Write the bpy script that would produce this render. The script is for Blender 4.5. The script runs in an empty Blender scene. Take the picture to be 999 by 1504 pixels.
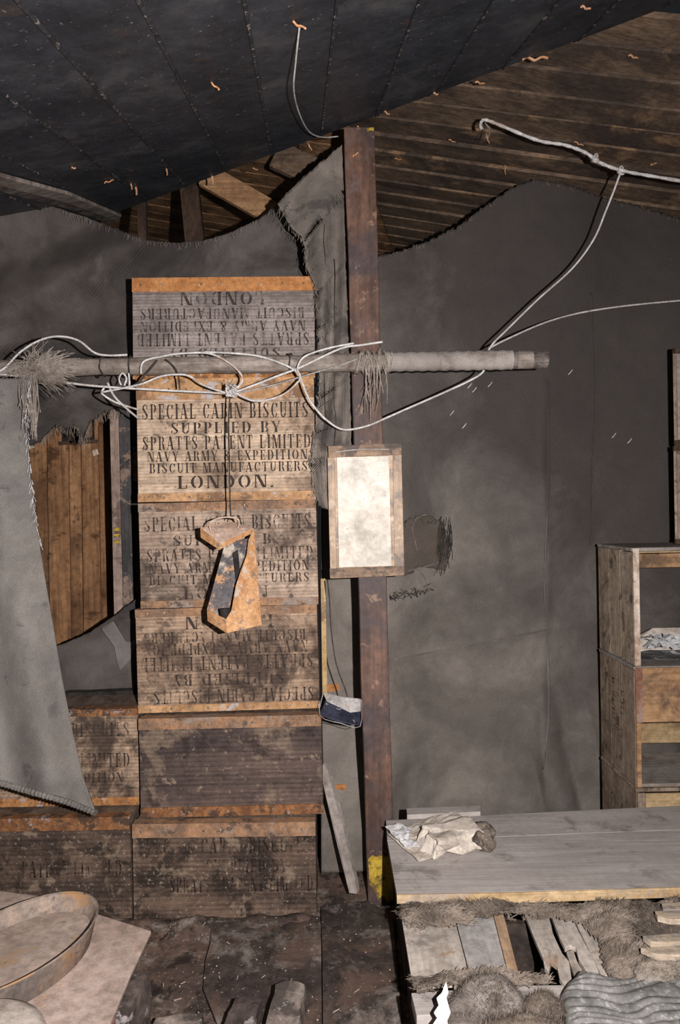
import bpy, bmesh, math, random
from mathutils import Vector, Matrix, noise
random.seed(7)
S = bpy.context.scene
COL = S.collection
# ------------------------------------------------------------------ camera, light, exposure
F = 1050.0; ROLL = math.radians(1.0); CZ = 1.33
cr, sr = math.cos(ROLL), math.sin(ROLL)
cd = bpy.data.cameras.new('camera'); cd.sensor_fit = 'VERTICAL'; cd.sensor_height = 36.0
cd.lens = F / 1504.0 * 36.0; cd.clip_start = 0.02
cam = bpy.data.objects.new('camera', cd); COL.objects.link(cam)
cam.matrix_world = Matrix(((cr, sr, 0, 0), (0, 0, -1, 0), (-sr, cr, 0, CZ), (0, 0, 0, 1)))
S.camera = cam
w = bpy.data.worlds.new('world'); S.world = w; w.use_nodes = True
w.node_tree.nodes['Background'].inputs[0].default_value = (0.9, 0.95, 1.0, 1)
w.node_tree.nodes['Background'].inputs[1].default_value = 0.015
fl = bpy.data.lights.new('camera_flash', 'SPOT'); fl.energy = 345; fl.color = (1.0, 0.945, 0.93)
fl.shadow_soft_size = 0.012; fl.spot_size = math.radians(150); fl.spot_blend = 1.0
flo = bpy.data.objects.new('camera_flash', fl); COL.objects.link(flo)
flo.location = (0.20, 0.0, CZ + 0.03)
flo.rotation_euler = (Vector((-0.35, 2.4, CZ - 0.35)) - flo.location).to_track_quat('-Z', 'Y').to_euler()
S.view_settings.view_transform = 'Standard'; S.view_settings.look = 'None'
S.view_settings.gamma = 1.0; S.view_settings.exposure = 0.0; S.view_settings.use_curve_mapping = False

# ------------------------------------------------------------------ helpers
def P(px, py, d):
    dx, dy = px - 499.5, py - 752.0
    return Vector(((dx * cr - dy * sr) / F * d, d, CZ - (dx * sr + dy * cr) / F * d))
def PZ(px, py, z):
    dx, dy = px - 499.5, py - 752.0
    return P(px, py, (CZ - z) * F / (dx * sr + dy * cr))
def nz(v, s=1.0, seed=0.0): return noise.noise(Vector(v) * s + Vector((seed, seed * 1.7, seed * 0.3)))
def wloc(o):
    v = Vector((0, 0, 0))
    while o: v += o.location; o = o.parent
    return v
def empty(name, loc=(0, 0, 0), label=None, cat=None, group=None, kind=None, rot=None):
    o = bpy.data.objects.new(name, None); COL.objects.link(o); o.location = loc
    o.empty_display_size = 0.05
    if rot: o.rotation_euler = rot
    return tag(o, label, cat, group, kind)
def tag(o, label=None, cat=None, group=None, kind=None):
    if label: o['label'] = label
    if cat: o['category'] = cat
    if group: o['group'] = group
    if kind: o['kind'] = kind
    return o
def obj(name, verts, faces, m, parent=None, world=True, smooth=False, solid=0, bevel=0):
    me = bpy.data.meshes.new(name)
    if parent is not None and world:
        off = wloc(parent); verts = [Vector(v) - off for v in verts]
        loc = Vector((0, 0, 0))
    elif parent is None:
        lo = Vector((sum(v[0] for v in verts) / len(verts), sum(v[1] for v in verts) / len(verts), min(v[2] for v in verts)))
        verts = [Vector(v) - lo for v in verts]; loc = lo
    else: loc = Vector((0, 0, 0))
    me.from_pydata([tuple(v) for v in verts], [], faces)
    bm = bmesh.new(); bm.from_mesh(me)
    if not solid: bmesh.ops.recalc_face_normals(bm, faces=bm.faces)
    bm.to_mesh(me); bm.free()
    me.materials.append(m)
    if smooth:
        for p in me.polygons: p.use_smooth = True
    o = bpy.data.objects.new(name, me); COL.objects.link(o); o.location = loc
    if parent is not None: o.parent = parent
    if solid:
        s = o.modifiers.new('thickness', 'SOLIDIFY'); s.thickness = solid; s.offset = 0
    if bevel:
        b = o.modifiers.new('bevel', 'BEVEL'); b.width = bevel; b.segments = 2; b.limit_method = 'ANGLE'
    return o
class MB:
    def __init__(s): s.v = []; s.f = []
    def add(s, v, f):
        n = len(s.v); s.v += [Vector(a) for a in v]; s.f += [tuple(n + i for i in q) for q in f]; return s
    def box(s, x0, x1, y0, y1, z0, z1):
        v = [(x, y, z) for z in (z0, z1) for y in (y0, y1) for x in (x0, x1)]
        return s.add(v, [(0, 1, 3, 2), (4, 5, 7, 6), (0, 1, 5, 4), (2, 3, 7, 6), (0, 2, 6, 4), (1, 3, 7, 5)])
    def prism(s, pts, vec):
        pts = [Vector(p) for p in pts]; vec = Vector(vec); n = len(pts)
        return s.add(pts + [p + vec for p in pts], [tuple(range(n)), tuple(range(2 * n - 1, n - 1, -1))] +
                     [(i, (i + 1) % n, n + (i + 1) % n, n + i) for i in range(n)])
    def tube(s, pts, r, n=6, sub=4):
        pts = smooth_path(pts, sub) if sub > 1 else [Vector(p) for p in pts]
        rr = r if callable(r) else (lambda t: r)
        m = len(pts); base = len(s.v); up = Vector((0.123, 0.31, 0.94)).normalized()
        for i, p in enumerate(pts):
            t = (pts[min(i + 1, m - 1)] - pts[max(i - 1, 0)])
            t = t.normalized() if t.length > 1e-9 else Vector((1, 0, 0))
            a = t.cross(up)
            if a.length < 1e-3: a = t.cross(Vector((1, 0, 0)))
            a.normalize(); b = t.cross(a); R = rr(i / max(m - 1, 1))
            for k in range(n):
                q = 2 * math.pi * k / n
                s.v.append(p + (a * math.cos(q) + b * math.sin(q)) * R)
        for i in range(m - 1):
            for k in range(n):
                s.f.append((base + i * n + k, base + i * n + (k + 1) % n, base + (i + 1) * n + (k + 1) % n, base + (i + 1) * n + k))
        s.f.append(tuple(base + k for k in range(n))); s.f.append(tuple(base + (m - 1) * n + k for k in range(n)))
        return s
    def lathe(s, prof, c, sx=1, sy=1, rz=0, n=40, cap=True):
        base = len(s.v); c = Vector(c); ca, sa = math.cos(rz), math.sin(rz)
        for r, z in prof:
            for k in range(n):
                q = 2 * math.pi * k / n; x, y = r * sx * math.cos(q), r * sy * math.sin(q)
                s.v.append(c + Vector((x * ca - y * sa, x * sa + y * ca, z)))
        for i in range(len(prof) - 1):
            for k in range(n):
                s.f.append((base + i * n + k, base + i * n + (k + 1) % n, base + (i + 1) * n + (k + 1) % n, base + (i + 1) * n + k))
        if cap:
            s.f.append(tuple(base + k for k in range(n))); s.f.append(tuple(base + (len(prof) - 1) * n + k for k in range(n)))
        return s
    def build(s, name, m, parent=None, **k): return obj(name, s.v, s.f, m, parent, **k)
def smooth_path(pts, sub=4):
    pts = [Vector(p) for p in pts]; out = []
    for i in range(len(pts) - 1):
        p0, p1, p2, p3 = pts[max(i - 1, 0)], pts[i], pts[i + 1], pts[min(i + 2, len(pts) - 1)]
        for k in range(sub):
            t = k / sub
            out.append(0.5 * ((2 * p1) + (p2 - p0) * t + (2 * p0 - 5 * p1 + 4 * p2 - p3) * t * t + (3 * p1 - p0 - 3 * p2 + p3) * t ** 3))
    out.append(pts[-1]); return out
def poly_at(pl, t):
    """point on a 2D polyline at arc fraction t"""
    L = [math.dist(pl[i], pl[i + 1]) for i in range(len(pl) - 1)]; T = t * sum(L)
    for i, l in enumerate(L):
        if T <= l or i == len(L) - 1:
            k = min(max(T / l, 0), 1) if l else 0
            return (pl[i][0] + (pl[i + 1][0] - pl[i][0]) * k, pl[i][1] + (pl[i + 1][1] - pl[i][1]) * k)
        T -= l

# ------------------------------------------------------------------ materials
class NT:
    def __init__(s, name, rough=0.85, spec=0.25):
        s.m = bpy.data.materials.new(name); s.m.use_nodes = True; s.t = s.m.node_tree; s.n = s.t.nodes
        s.b = s.n['Principled BSDF']; s.b.inputs['Roughness'].default_value = rough
        s.b.inputs['Specular IOR Level'].default_value = spec
        tc = s.n.new('ShaderNodeTexCoord'); oi = s.n.new('ShaderNodeObjectInfo')
        ml = s.n.new('ShaderNodeMath'); ml.operation = 'MULTIPLY'; ml.inputs[1].default_value = 13.7
        s.l(oi.outputs['Random'], ml.inputs[0])
        ad = s.n.new('ShaderNodeVectorMath'); ad.operation = 'ADD'
        s.l(tc.outputs['Object'], ad.inputs[0]); s.l(ml.outputs[0], ad.inputs[1])
        s.co = ad.outputs[0]; s.raw = tc.outputs['Object']
    def l(s, a, b): s.t.links.new(a, b)
    def map(s, sc, rot=(0, 0, 0), co=None):
        m = s.n.new('ShaderNodeMapping'); m.inputs['Scale'].default_value = sc; m.inputs['Rotation'].default_value = rot
        s.l(co or s.co, m.inputs[0]); return m.outputs[0]
    def noise(s, scale, detail=6, stretch=(1, 1, 1), rough=0.6, dist=0.0):
        t = s.n.new('ShaderNodeTexNoise'); t.inputs['Scale'].default_value = scale; t.inputs['Detail'].default_value = detail
        t.inputs['Roughness'].default_value = rough; t.inputs['Distortion'].default_value = dist
        s.l(s.map(stretch), t.inputs['Vector']); return t.outputs['Fac']
    def ramp(s, fac, stops):
        r = s.n.new('ShaderNodeValToRGB'); e = r.color_ramp.elements
        while len(e) < len(stops): e.new(0.5)
        for i, (p, c) in enumerate(stops): e[i].position = p; e[i].color = (*c, 1) if not isinstance(c, float) else (c, c, c, 1)
        s.l(fac, r.inputs[0]); return r.outputs[0]
    def mix(s, fac, a, b, mode='MIX'):
        m = s.n.new('ShaderNodeMix'); m.data_type = 'RGBA'; m.blend_type = mode
        for v, i in ((fac, 0), (a, 6), (b, 7)):
            if isinstance(v, (int, float)): m.inputs[i].default_value = v
            elif isinstance(v, tuple): m.inputs[i].default_value = (*v, 1)
            else: s.l(v, m.inputs[i])
        return m.outputs[2]
    def bump(s, h, strength=0.4, dist=0.004):
        b = s.n.new('ShaderNodeBump'); b.inputs['Strength'].default_value = strength; b.inputs['Distance'].default_value = dist
        if s.b.inputs['Normal'].is_linked: s.l(s.b.inputs['Normal'].links[0].from_socket, b.inputs['Normal'])
        s.l(h, b.inputs['Height']); s.l(b.outputs[0], s.b.inputs['Normal'])
    def col(s, c): s.l(c, s.b.inputs['Base Color']); return s
def sp_(x): return 0.5 + (x - 0.5) * 0.62
def stretch_for(axis, k=14): return tuple(1.0 if a == axis else float(k) for a in 'XYZ')
def wood(name, a, b, axis='X', spots=(), grain=0.5, scale=2.5, rough=0.85, ridges=0.0, spec=0.2, fine=0.6):
    t = NT(name, rough, spec)
    c = t.ramp(t.noise(scale, 6, stretch_for(axis, 4), 0.65), [(0.40, a), (0.60, b)])
    g = t.noise(3.0, 8, stretch_for(axis, 30), 0.7, 0.3)
    c = t.mix(grain, c, t.ramp(g, [(0.38, 0.38), (0.58, 1.05)]), 'MULTIPLY')
    for (sc, col, lo, hi, amt) in spots:
        f = t.ramp(t.noise(sc, 9, (1, 1, 1), 0.68, 0.4), [(sp_(lo), 0.0), (sp_(hi), float(amt))])
        c = t.mix(f, c, col)
    c = t.mix(fine, c, t.ramp(t.noise(38, 9, (1, 1, 1), 0.75), [(0.36, 0.45), (0.6, 1.15)]), 'MULTIPLY')
    t.bump(g, 0.5, 0.003)
    if ridges:
        wv = t.n.new('ShaderNodeTexWave'); wv.wave_type = 'BANDS'; wv.bands_direction = 'Z'
        wv.inputs['Scale'].default_value = ridges; wv.inputs['Distortion'].default_value = 0.6; wv.inputs['Detail'].default_value = 1
        t.l(t.co, wv.inputs['Vector']); t.bump(wv.outputs['Fac'], 0.5, 0.002)
        c = t.mix(0.35, c, t.ramp(wv.outputs['Fac'], [(0.1, 0.5), (0.6, 1.0)]), 'MULTIPLY')
    t.col(c); return t.m
def blotch(name, a, b, spots=(), scale=8, rough=0.85, metal=0, bump=0.4, spec=0.25, bscale=40, bd=0.003):
    t = NT(name, rough, spec); t.b.inputs['Metallic'].default_value = metal
    c = t.ramp(t.noise(scale, 9, (1, 1, 1), 0.68), [(0.40, a), (0.60, b)])
    c = t.mix(0.75, c, t.ramp(t.noise(scale * 6, 9, (1, 1, 1), 0.75), [(0.36, 0.5), (0.6, 1.15)]), 'MULTIPLY')
    for (sc, col, lo, hi, amt) in spots:
        f = t.ramp(t.noise(sc, 9, (1, 1, 1), 0.7, 0.3), [(sp_(lo), 0.0), (sp_(hi), float(amt))]); c = t.mix(f, c, col)
    t.bump(t.noise(bscale, 6), bump, bd); t.col(c); return t.m
def canvas(name, a, b, spots=(), twill=48, ang=0.75, soot=None):
    t = NT(name, 0.95, 0.05)
    c = t.ramp(t.noise(2.2, 8, (1, 1, 1), 0.62, 0.5), [(0.40, a), (0.62, b)])
    c = t.mix(0.35, c, t.ramp(t.noise(9, 8, (1, 1, 1), 0.7, 0.6), [(0.36, 0.62), (0.62, 1.2)]), 'MULTIPLY')
    for (sc, col, lo, hi, amt) in spots:
        f = t.ramp(t.noise(sc, 8, (1, 1, 1), 0.65, 0.5), [(sp_(lo), 0.0), (sp_(hi), float(amt))]); c = t.mix(f, c, col)
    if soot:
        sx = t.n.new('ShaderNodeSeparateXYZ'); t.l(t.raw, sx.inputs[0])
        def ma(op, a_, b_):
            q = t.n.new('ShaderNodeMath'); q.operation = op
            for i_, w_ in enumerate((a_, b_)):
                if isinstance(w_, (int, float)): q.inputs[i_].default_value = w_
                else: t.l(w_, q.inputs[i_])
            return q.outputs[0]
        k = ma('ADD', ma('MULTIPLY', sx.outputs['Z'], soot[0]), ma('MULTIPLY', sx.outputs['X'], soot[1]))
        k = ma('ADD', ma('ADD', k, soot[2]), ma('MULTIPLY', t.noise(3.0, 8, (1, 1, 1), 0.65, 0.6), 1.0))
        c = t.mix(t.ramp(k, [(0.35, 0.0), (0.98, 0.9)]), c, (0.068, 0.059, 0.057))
    wv = t.n.new('ShaderNodeTexWave'); wv.bands_direction = 'Z'; wv.inputs['Scale'].default_value = twill
    wv.inputs['Distortion'].default_value = 1.2; wv.inputs['Detail'].default_value = 2; wv.inputs['Detail Scale'].default_value = 3
    t.l(t.map((1, 1, 1), (0, ang, 0)), wv.inputs['Vector'])
    c = t.mix(0.3, c, t.ramp(wv.outputs['Fac'], [(0.0, 0.62), (1.0, 1.12)]), 'MULTIPLY')
    c = t.mix(0.5, c, t.ramp(t.noise(260, 3), [(0.3, 0.6), (0.7, 1.2)]), 'MULTIPLY')
    t.bump(wv.outputs['Fac'], 0.5, 0.002); t.bump(t.noise(30, 5), 0.3, 0.006); t.col(c); return t.m

BLK = (0.012, 0.010, 0.009)
M = {}
BOXSP = [(5, (0.055, 0.042, 0.034), 0.46, 0.66, 0.85), (22, (0.04, 0.03, 0.026), 0.56, 0.68, 0.8), (60, (0.55, 0.42, 0.30), 0.68, 0.72, 0.7)]
M['box_grey'] = wood('weathered_grey_plywood', (0.27, 0.225, 0.205), (0.39, 0.33, 0.305), 'X', [(4, (0.10, 0.082, 0.075), 0.45, 0.7, 0.8)], 0.5, 2, ridges=28)
M['box_tan'] = wood('tan_plywood', (0.52, 0.375, 0.265), (0.68, 0.52, 0.38), 'X', [(5, (0.13, 0.085, 0.06), 0.5, 0.72, 0.8), (22, (0.06, 0.045, 0.035), 0.6, 0.72, 0.7)], 0.5, 2, ridges=28)
M['box_mid'] = wood('stained_plywood', (0.40, 0.29, 0.22), (0.54, 0.41, 0.315), 'X', [(5, (0.085, 0.06, 0.048), 0.45, 0.66, 0.85), (20, (0.06, 0.045, 0.038), 0.57, 0.7, 0.8), (70, (0.6, 0.47, 0.36), 0.69, 0.73, 0.6)], 0.5, 2, ridges=26)
M['box_low'] = wood('brown_ridged_plywood', (0.36, 0.24, 0.165), (0.50, 0.355, 0.25), 'X', [(4, (0.055, 0.038, 0.032), 0.46, 0.64, 0.9), (18, (0.07, 0.05, 0.04), 0.58, 0.7, 0.7)], 0.6, 2, ridges=26)
M['box_dark'] = wood('sooty_plywood', (0.08, 0.058, 0.052), (0.15, 0.107, 0.09), 'X', [(6, (0.21, 0.155, 0.115), 0.56, 0.64, 0.85), (30, (0.30, 0.22, 0.16), 0.66, 0.70, 0.7), (9, (0.03, 0.022, 0.022), 0.58, 0.7, 0.7)], 0.5, 2, ridges=20)
M['box_burnt'] = wood('greasy_brown_plywood', (0.085, 0.058, 0.046), (0.20, 0.135, 0.098), 'X', [(7, (0.03, 0.022, 0.018), 0.5, 0.64, 0.85), (12, (0.28, 0.21, 0.15), 0.60, 0.7, 0.7), (90, (0.4, 0.34, 0.28), 0.66, 0.7, 0.6)], 0.5, 2, ridges=20)
M['box_side'] = wood('box_side_wood', (0.16, 0.11, 0.08), (0.26, 0.19, 0.14), 'Y', [(6, (0.05, 0.036, 0.03), 0.5, 0.68, 0.8)])
M['rust'] = blotch('rusted_strip', (0.33, 0.145, 0.05), (0.52, 0.25, 0.095), [(14, (0.12, 0.055, 0.03), 0.52, 0.64, 0.85), (11, (0.36, 0.36, 0.40), 0.62, 0.68, 0.85), (40, (0.62, 0.42, 0.26), 0.66, 0.72, 0.6)], 10)
M['rust_flat'] = blotch('clean_rust_strip', (0.40, 0.165, 0.055), (0.52, 0.24, 0.09), [(50, (0.7, 0.5, 0.35), 0.68, 0.73, 0.5), (9, (0.2, 0.09, 0.045), 0.6, 0.75, 0.6)], 10)
M['rust_dark'] = blotch('dark_rusted_strip', (0.17, 0.075, 0.035), (0.40, 0.18, 0.07), [(12, (0.05, 0.035, 0.028), 0.48, 0.6, 0.9), (16, (0.33, 0.34, 0.38), 0.63, 0.69, 0.8)], 12)
M['rust_tan'] = blotch('tan_rust_strip', (0.38, 0.215, 0.105), (0.56, 0.33, 0.17), [(9, (0.14, 0.08, 0.05), 0.54, 0.68, 0.8), (12, (0.42, 0.42, 0.45), 0.62, 0.68, 0.85)], 10)
M['rust_dust'] = blotch('dusty_rust_strip', (0.20, 0.125, 0.085), (0.38, 0.215, 0.12), [(8, (0.30, 0.25, 0.215), 0.55, 0.68, 0.7), (16, (0.07, 0.05, 0.04), 0.58, 0.68, 0.8)], 12)
M['nail'] = blotch('nail_head', (0.10, 0.075, 0.06), (0.45, 0.36, 0.28), [], 60, 0.5, 0.3)
def ink_mat(name, col, lo, hi):
    t = NT(name, 0.9, 0.1); t.b.inputs['Base Color'].default_value = (*col, 1)
    f = t.ramp(t.noise(16, 9, (1, 1, 1), 0.75), [(lo, 0.0), (hi, 0.92)])
    t.l(f, t.b.inputs['Alpha']); return t.m
M['ink'] = ink_mat('stencil_ink', (0.05, 0.038, 0.032), 0.30, 0.44)
M['ink_worn'] = ink_mat('worn_stencil_ink', (0.055, 0.042, 0.036), 0.40, 0.54)
M['ink_faint'] = ink_mat('faint_stencil_ink', (0.025, 0.018, 0.016), 0.46, 0.62)
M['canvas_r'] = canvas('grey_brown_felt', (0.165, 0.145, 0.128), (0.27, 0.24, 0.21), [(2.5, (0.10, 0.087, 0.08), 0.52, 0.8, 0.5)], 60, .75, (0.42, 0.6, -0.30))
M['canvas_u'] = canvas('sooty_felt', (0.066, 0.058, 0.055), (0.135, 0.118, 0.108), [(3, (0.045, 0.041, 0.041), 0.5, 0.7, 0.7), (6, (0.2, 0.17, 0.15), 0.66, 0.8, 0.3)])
M['canvas_s'] = canvas('torn_felt', (0.15, 0.13, 0.115), (0.29, 0.25, 0.215), [(7, (0.075, 0.065, 0.06), 0.5, 0.68, 0.8)])
M['canvas_f'] = canvas('grey_felt_curtain', (0.18, 0.165, 0.150), (0.27, 0.248, 0.226), [(2, (0.13, 0.12, 0.115), 0.5, 0.7, 0.6), (9, (0.09, 0.085, 0.085), 0.64, 0.74, 0.6)], 52)
M['patch'] = canvas('patch_felt', (0.09, 0.075, 0.065), (0.15, 0.125, 0.105), [])
M['patch_light'] = canvas('pale_patch_felt', (0.19, 0.175, 0.16), (0.28, 0.26, 0.24), [])
M['thread'] = blotch('thread', (0.16, 0.135, 0.11), (0.32, 0.27, 0.22), [], 50)
M['thread_dark'] = blotch('dark_thread', (0.03, 0.026, 0.023), (0.075, 0.062, 0.052), [], 40)
M['rope'] = blotch('frayed_rope', (0.20, 0.165, 0.135), (0.36, 0.31, 0.27), [], 40)
M['cord'] = blotch('white_cord', (0.46, 0.44, 0.42), (0.68, 0.66, 0.64), [(9, (0.36, 0.24, 0.17), 0.58, 0.7, 0.7)], 30, 0.6)
M['cord_grey'] = blotch('grey_cord', (0.22, 0.20, 0.185), (0.36, 0.34, 0.32), [], 30)
M['post'] = wood('dark_red_brown_timber', (0.085, 0.045, 0.032), (0.185, 0.098, 0.066), 'Z', [(3, (0.06, 0.045, 0.047), 0.42, 0.62, 0.9), (16, (0.30, 0.19, 0.125), 0.66, 0.72, 0.7), (7, (0.17, 0.15, 0.15), 0.62, 0.75, 0.4)], 0.5, 3, 0.6, spec=0.4)
M['yellow'] = blotch('yellow_paint', (0.40, 0.265, 0.03), (0.56, 0.39, 0.05), [(22, (0.10, 0.07, 0.03), 0.50, 0.6, 0.9)], 20)
M['pole'] = wood('grey_worn_pole', (0.24, 0.20, 0.17), (0.40, 0.345, 0.305), 'X', [(5, (0.11, 0.08, 0.062), 0.5, 0.68, 0.75)], 0.5, 4)
M['pole_end'] = wood('brown_pole_end', (0.12, 0.10, 0.092), (0.25, 0.21, 0.185), 'X', [(20, (0.05, 0.04, 0.036), 0.5, 0.64, 0.8)], 0.5, 4)
M['wrap'] = canvas('pole_wrap_cloth', (0.27, 0.24, 0.22), (0.40, 0.36, 0.33), [(6, (0.17, 0.14, 0.12), 0.52, 0.7, 0.7)])
M['ceil'] = blotch('black_painted_board', (0.023, 0.026, 0.033), (0.046, 0.05, 0.060), [(4, (0.13, 0.122, 0.12), 0.60, 0.86, 0.65), (9, (0.085, 0.055, 0.042), 0.64, 0.78, 0.5), (75, (0.34, 0.30, 0.27), 0.715, 0.75, 0.75)], 4, 0.5, 0, 0.25, 0.4, 30)
M['ceil_bead'] = blotch('flaking_bead', (0.024, 0.025, 0.028), (0.05, 0.05, 0.054), [(60, (0.36, 0.31, 0.27), 0.60, 0.70, 0.85)], 10, 0.6)
M['roof'] = wood('smoked_roof_board', (0.13, 0.09, 0.066), (0.27, 0.185, 0.125), 'X', [(2.2, (0.06, 0.046, 0.04), 0.47, 0.66, 0.8), (3, (0.45, 0.28, 0.155), 0.62, 0.76, 0.7)], 0.65, 1.6)
M['roof_warm'] = wood('warm_roof_board', (0.30, 0.16, 0.08), (0.50, 0.29, 0.15), 'X', [(3, (0.07, 0.04, 0.025), 0.5, 0.66, 0.7)], 0.6, 1.6)
M['rafter'] = wood('dark_rafter', (0.055, 0.036, 0.026), (0.11, 0.07, 0.048), 'Z', [])
M['wall'] = wood('brown_match_board', (0.26, 0.128, 0.06), (0.44, 0.24, 0.12), 'Z', [(9, (0.065, 0.03, 0.016), 0.60, 0.70, 0.85), (2, (0.095, 0.05, 0.028), 0.48, 0.66, 0.65)], 0.6, 2)
M['jamb_black'] = wood('black_painted_jamb', (0.05, 0.047, 0.048), (0.092, 0.086, 0.086), 'Z', [(9, (0.27, 0.19, 0.145), 0.58, 0.64, 0.85)], 0.4, 3)
M['jamb_bare'] = wood('bare_pinkish_jamb', (0.26, 0.185, 0.15), (0.40, 0.30, 0.25), 'Z', [(9, (0.09, 0.06, 0.05), 0.58, 0.7, 0.7)], 0.5, 3)
M['tagpaper'] = blotch('paper_tag', (0.55, 0.44, 0.33), (0.68, 0.56, 0.44), [], 20)
M['paper'] = blotch('stained_paper', (0.66, 0.61, 0.53), (0.80, 0.755, 0.67), [(6, (0.44, 0.36, 0.28), 0.54, 0.78, 0.75), (24, (0.23, 0.17, 0.125), 0.70, 0.82, 0.7)], 2, 0.8, 0, 0.1)
M['plaque'] = wood('varnished_plaque_board', (0.30, 0.185, 0.10), (0.48, 0.32, 0.185), 'Z', [(9, (0.10, 0.07, 0.058), 0.54, 0.68, 0.85), (14, (0.62, 0.47, 0.32), 0.60, 0.7, 0.7)], 0.4, 4, 0.45, spec=0.5)
M['plaque_bar'] = wood('plaque_edge', (0.17, 0.105, 0.07), (0.34, 0.225, 0.145), 'X', [(15, (0.05, 0.04, 0.036), 0.5, 0.62, 0.8)], 0.4, 4, 0.5)
M['tin'] = blotch('rusty_tin', (0.44, 0.22, 0.095), (0.60, 0.34, 0.17), [(16, (0.50, 0.44, 0.38), 0.58, 0.66, 0.8), (24, (0.18, 0.14, 0.13), 0.64, 0.70, 0.75)], 14, 0.75)
M['tin_top'] = blotch('pink_rust_tin', (0.50, 0.35, 0.27), (0.60, 0.44, 0.355), [(60, (0.75, 0.68, 0.62), 0.66, 0.72, 0.6)], 10, 0.8)
M['tin_in'] = blotch('sooty_tin_inside', (0.07, 0.066, 0.075), (0.16, 0.14, 0.135), [(22, (0.45, 0.24, 0.11), 0.56, 0.60, 0.9), (12, (0.50, 0.43, 0.34), 0.60, 0.72, 0.8)], 14, 0.7)
M['soot'] = blotch('soot_and_shade_black', (0.014, 0.012, 0.012), (0.04, 0.034, 0.03), [], 20)
M['tin_blue'] = blotch('blue_black_tin', (0.022, 0.024, 0.045), (0.055, 0.058, 0.09), [(30, (0.5, 0.46, 0.44), 0.66, 0.7, 0.8)], 14, 0.45, 0.2)
M['tin_grey'] = blotch('dull_tin', (0.30, 0.28, 0.27), (0.46, 0.43, 0.41), [(20, (0.35, 0.18, 0.09), 0.58, 0.66, 0.8)], 14, 0.6)
M['lath'] = wood('pale_yellow_lath', (0.42, 0.28, 0.13), (0.56, 0.40, 0.21), 'Z', [(9, (0.16, 0.10, 0.06), 0.58, 0.7, 0.7)], 0.4, 3)
M['greyplank'] = wood('grey_dusty_plank', (0.40, 0.36, 0.335), (0.50, 0.455, 0.425), 'X', [(8, (0.17, 0.15, 0.135), 0.60, 0.74, 0.6), (14, (0.09, 0.075, 0.07), 0.74, 0.82, 0.7)], 0.25, 2.5, fine=.2)
M['greyplank_z'] = wood('grey_leaning_plank', (0.27, 0.235, 0.21), (0.38, 0.335, 0.305), 'Z', [(8, (0.16, 0.13, 0.11), 0.58, 0.72, 0.6)], 0.3, 2.5)
M['rawedge'] = wood('raw_yellow_edge', (0.46, 0.31, 0.16), (0.62, 0.46, 0.27), 'X', [(9, (0.33, 0.28, 0.24), 0.55, 0.66, 0.7)], 0.4, 3)
M['slat'] = wood('pale_dusty_slat', (0.45, 0.39, 0.335), (0.58, 0.515, 0.455), 'Y', [(12, (0.32, 0.19, 0.11), 0.63, 0.7, 0.7), (8, (0.22, 0.19, 0.165), 0.58, 0.72, 0.6)], 0.3, 3)
M['slat_grey'] = wood('cool_grey_slat', (0.36, 0.335, 0.318), (0.46, 0.43, 0.41), 'Y', [(8, (0.2, 0.18, 0.165), 0.58, 0.72, 0.6)], 0.25, 3)
M['slat_raw'] = wood('raw_slat_edge', (0.40, 0.25, 0.15), (0.52, 0.36, 0.24), 'Y', [], 0.4, 3)
M['slat_x'] = wood('splintered_board', (0.46, 0.37, 0.28), (0.64, 0.52, 0.39), 'X', [(12, (0.27, 0.25, 0.235), 0.52, 0.6, 0.8)], 0.45, 3)
M['dark_wood'] = wood('dark_bench_frame', (0.035, 0.027, 0.023), (0.075, 0.055, 0.045), 'Y', [], 0.5, 3)
M['brick_red'] = blotch('red_brick', (0.17, 0.075, 0.05), (0.29, 0.15, 0.11), [(12, (0.33, 0.25, 0.21), 0.56, 0.66, 0.7)], 12)
CRSP = [(5, (0.15, 0.11, 0.085), 0.5, 0.7, 0.8), (16, (0.07, 0.05, 0.04), 0.60, 0.72, 0.8), (40, (0.55, 0.45, 0.35), 0.68, 0.76, 0.6)]
M['crate'] = wood('dull_crate_board', (0.36, 0.275, 0.20), (0.50, 0.40, 0.305), 'Z', CRSP, 0.45, 2.5)
M['crate_d'] = wood('dark_crate_board', (0.27, 0.20, 0.145), (0.38, 0.29, 0.215), 'Z', CRSP, 0.45, 2.5)
M['crate_warm'] = wood('warm_crate_board', (0.38, 0.215, 0.11), (0.50, 0.30, 0.16), 'X', [(6, (0.13, 0.085, 0.06), 0.48, 0.66, 0.85)], 0.45, 2.5)
M['crate_yel'] = wood('yellow_crate_board', (0.42, 0.29, 0.15), (0.56, 0.41, 0.23), 'X', [(9, (0.2, 0.13, 0.08), 0.58, 0.7, 0.7)], 0.4, 2.5)
M['crate_top'] = wood('dusty_crate_top', (0.27, 0.235, 0.21), (0.37, 0.33, 0.295), 'X', [(9, (0.2, 0.15, 0.12), 0.58, 0.7, 0.6)], 0.3, 2.5)
M['crate_end'] = wood('bleached_crate_edge', (0.58, 0.46, 0.37), (0.76, 0.64, 0.54), 'Z', [(12, (0.3, 0.2, 0.13), 0.56, 0.66, 0.7)], 0.4, 2.5)
M['flake'] = blotch('white_flaky_paper', (0.62, 0.62, 0.63), (0.82, 0.82, 0.83), [], 14, 0.8)
M['crumple'] = blotch('cream_crumpled_paper', (0.55, 0.48, 0.40), (0.70, 0.63, 0.55), [(9, (0.36, 0.29, 0.23), 0.58, 0.72, 0.6)], 6, 0.85, 0, 0.3)
M['crust'] = blotch('brown_crust', (0.15, 0.12, 0.095), (0.30, 0.25, 0.20), [(22, (0.05, 0.04, 0.035), 0.55, 0.64, 0.8)], 18)
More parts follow.
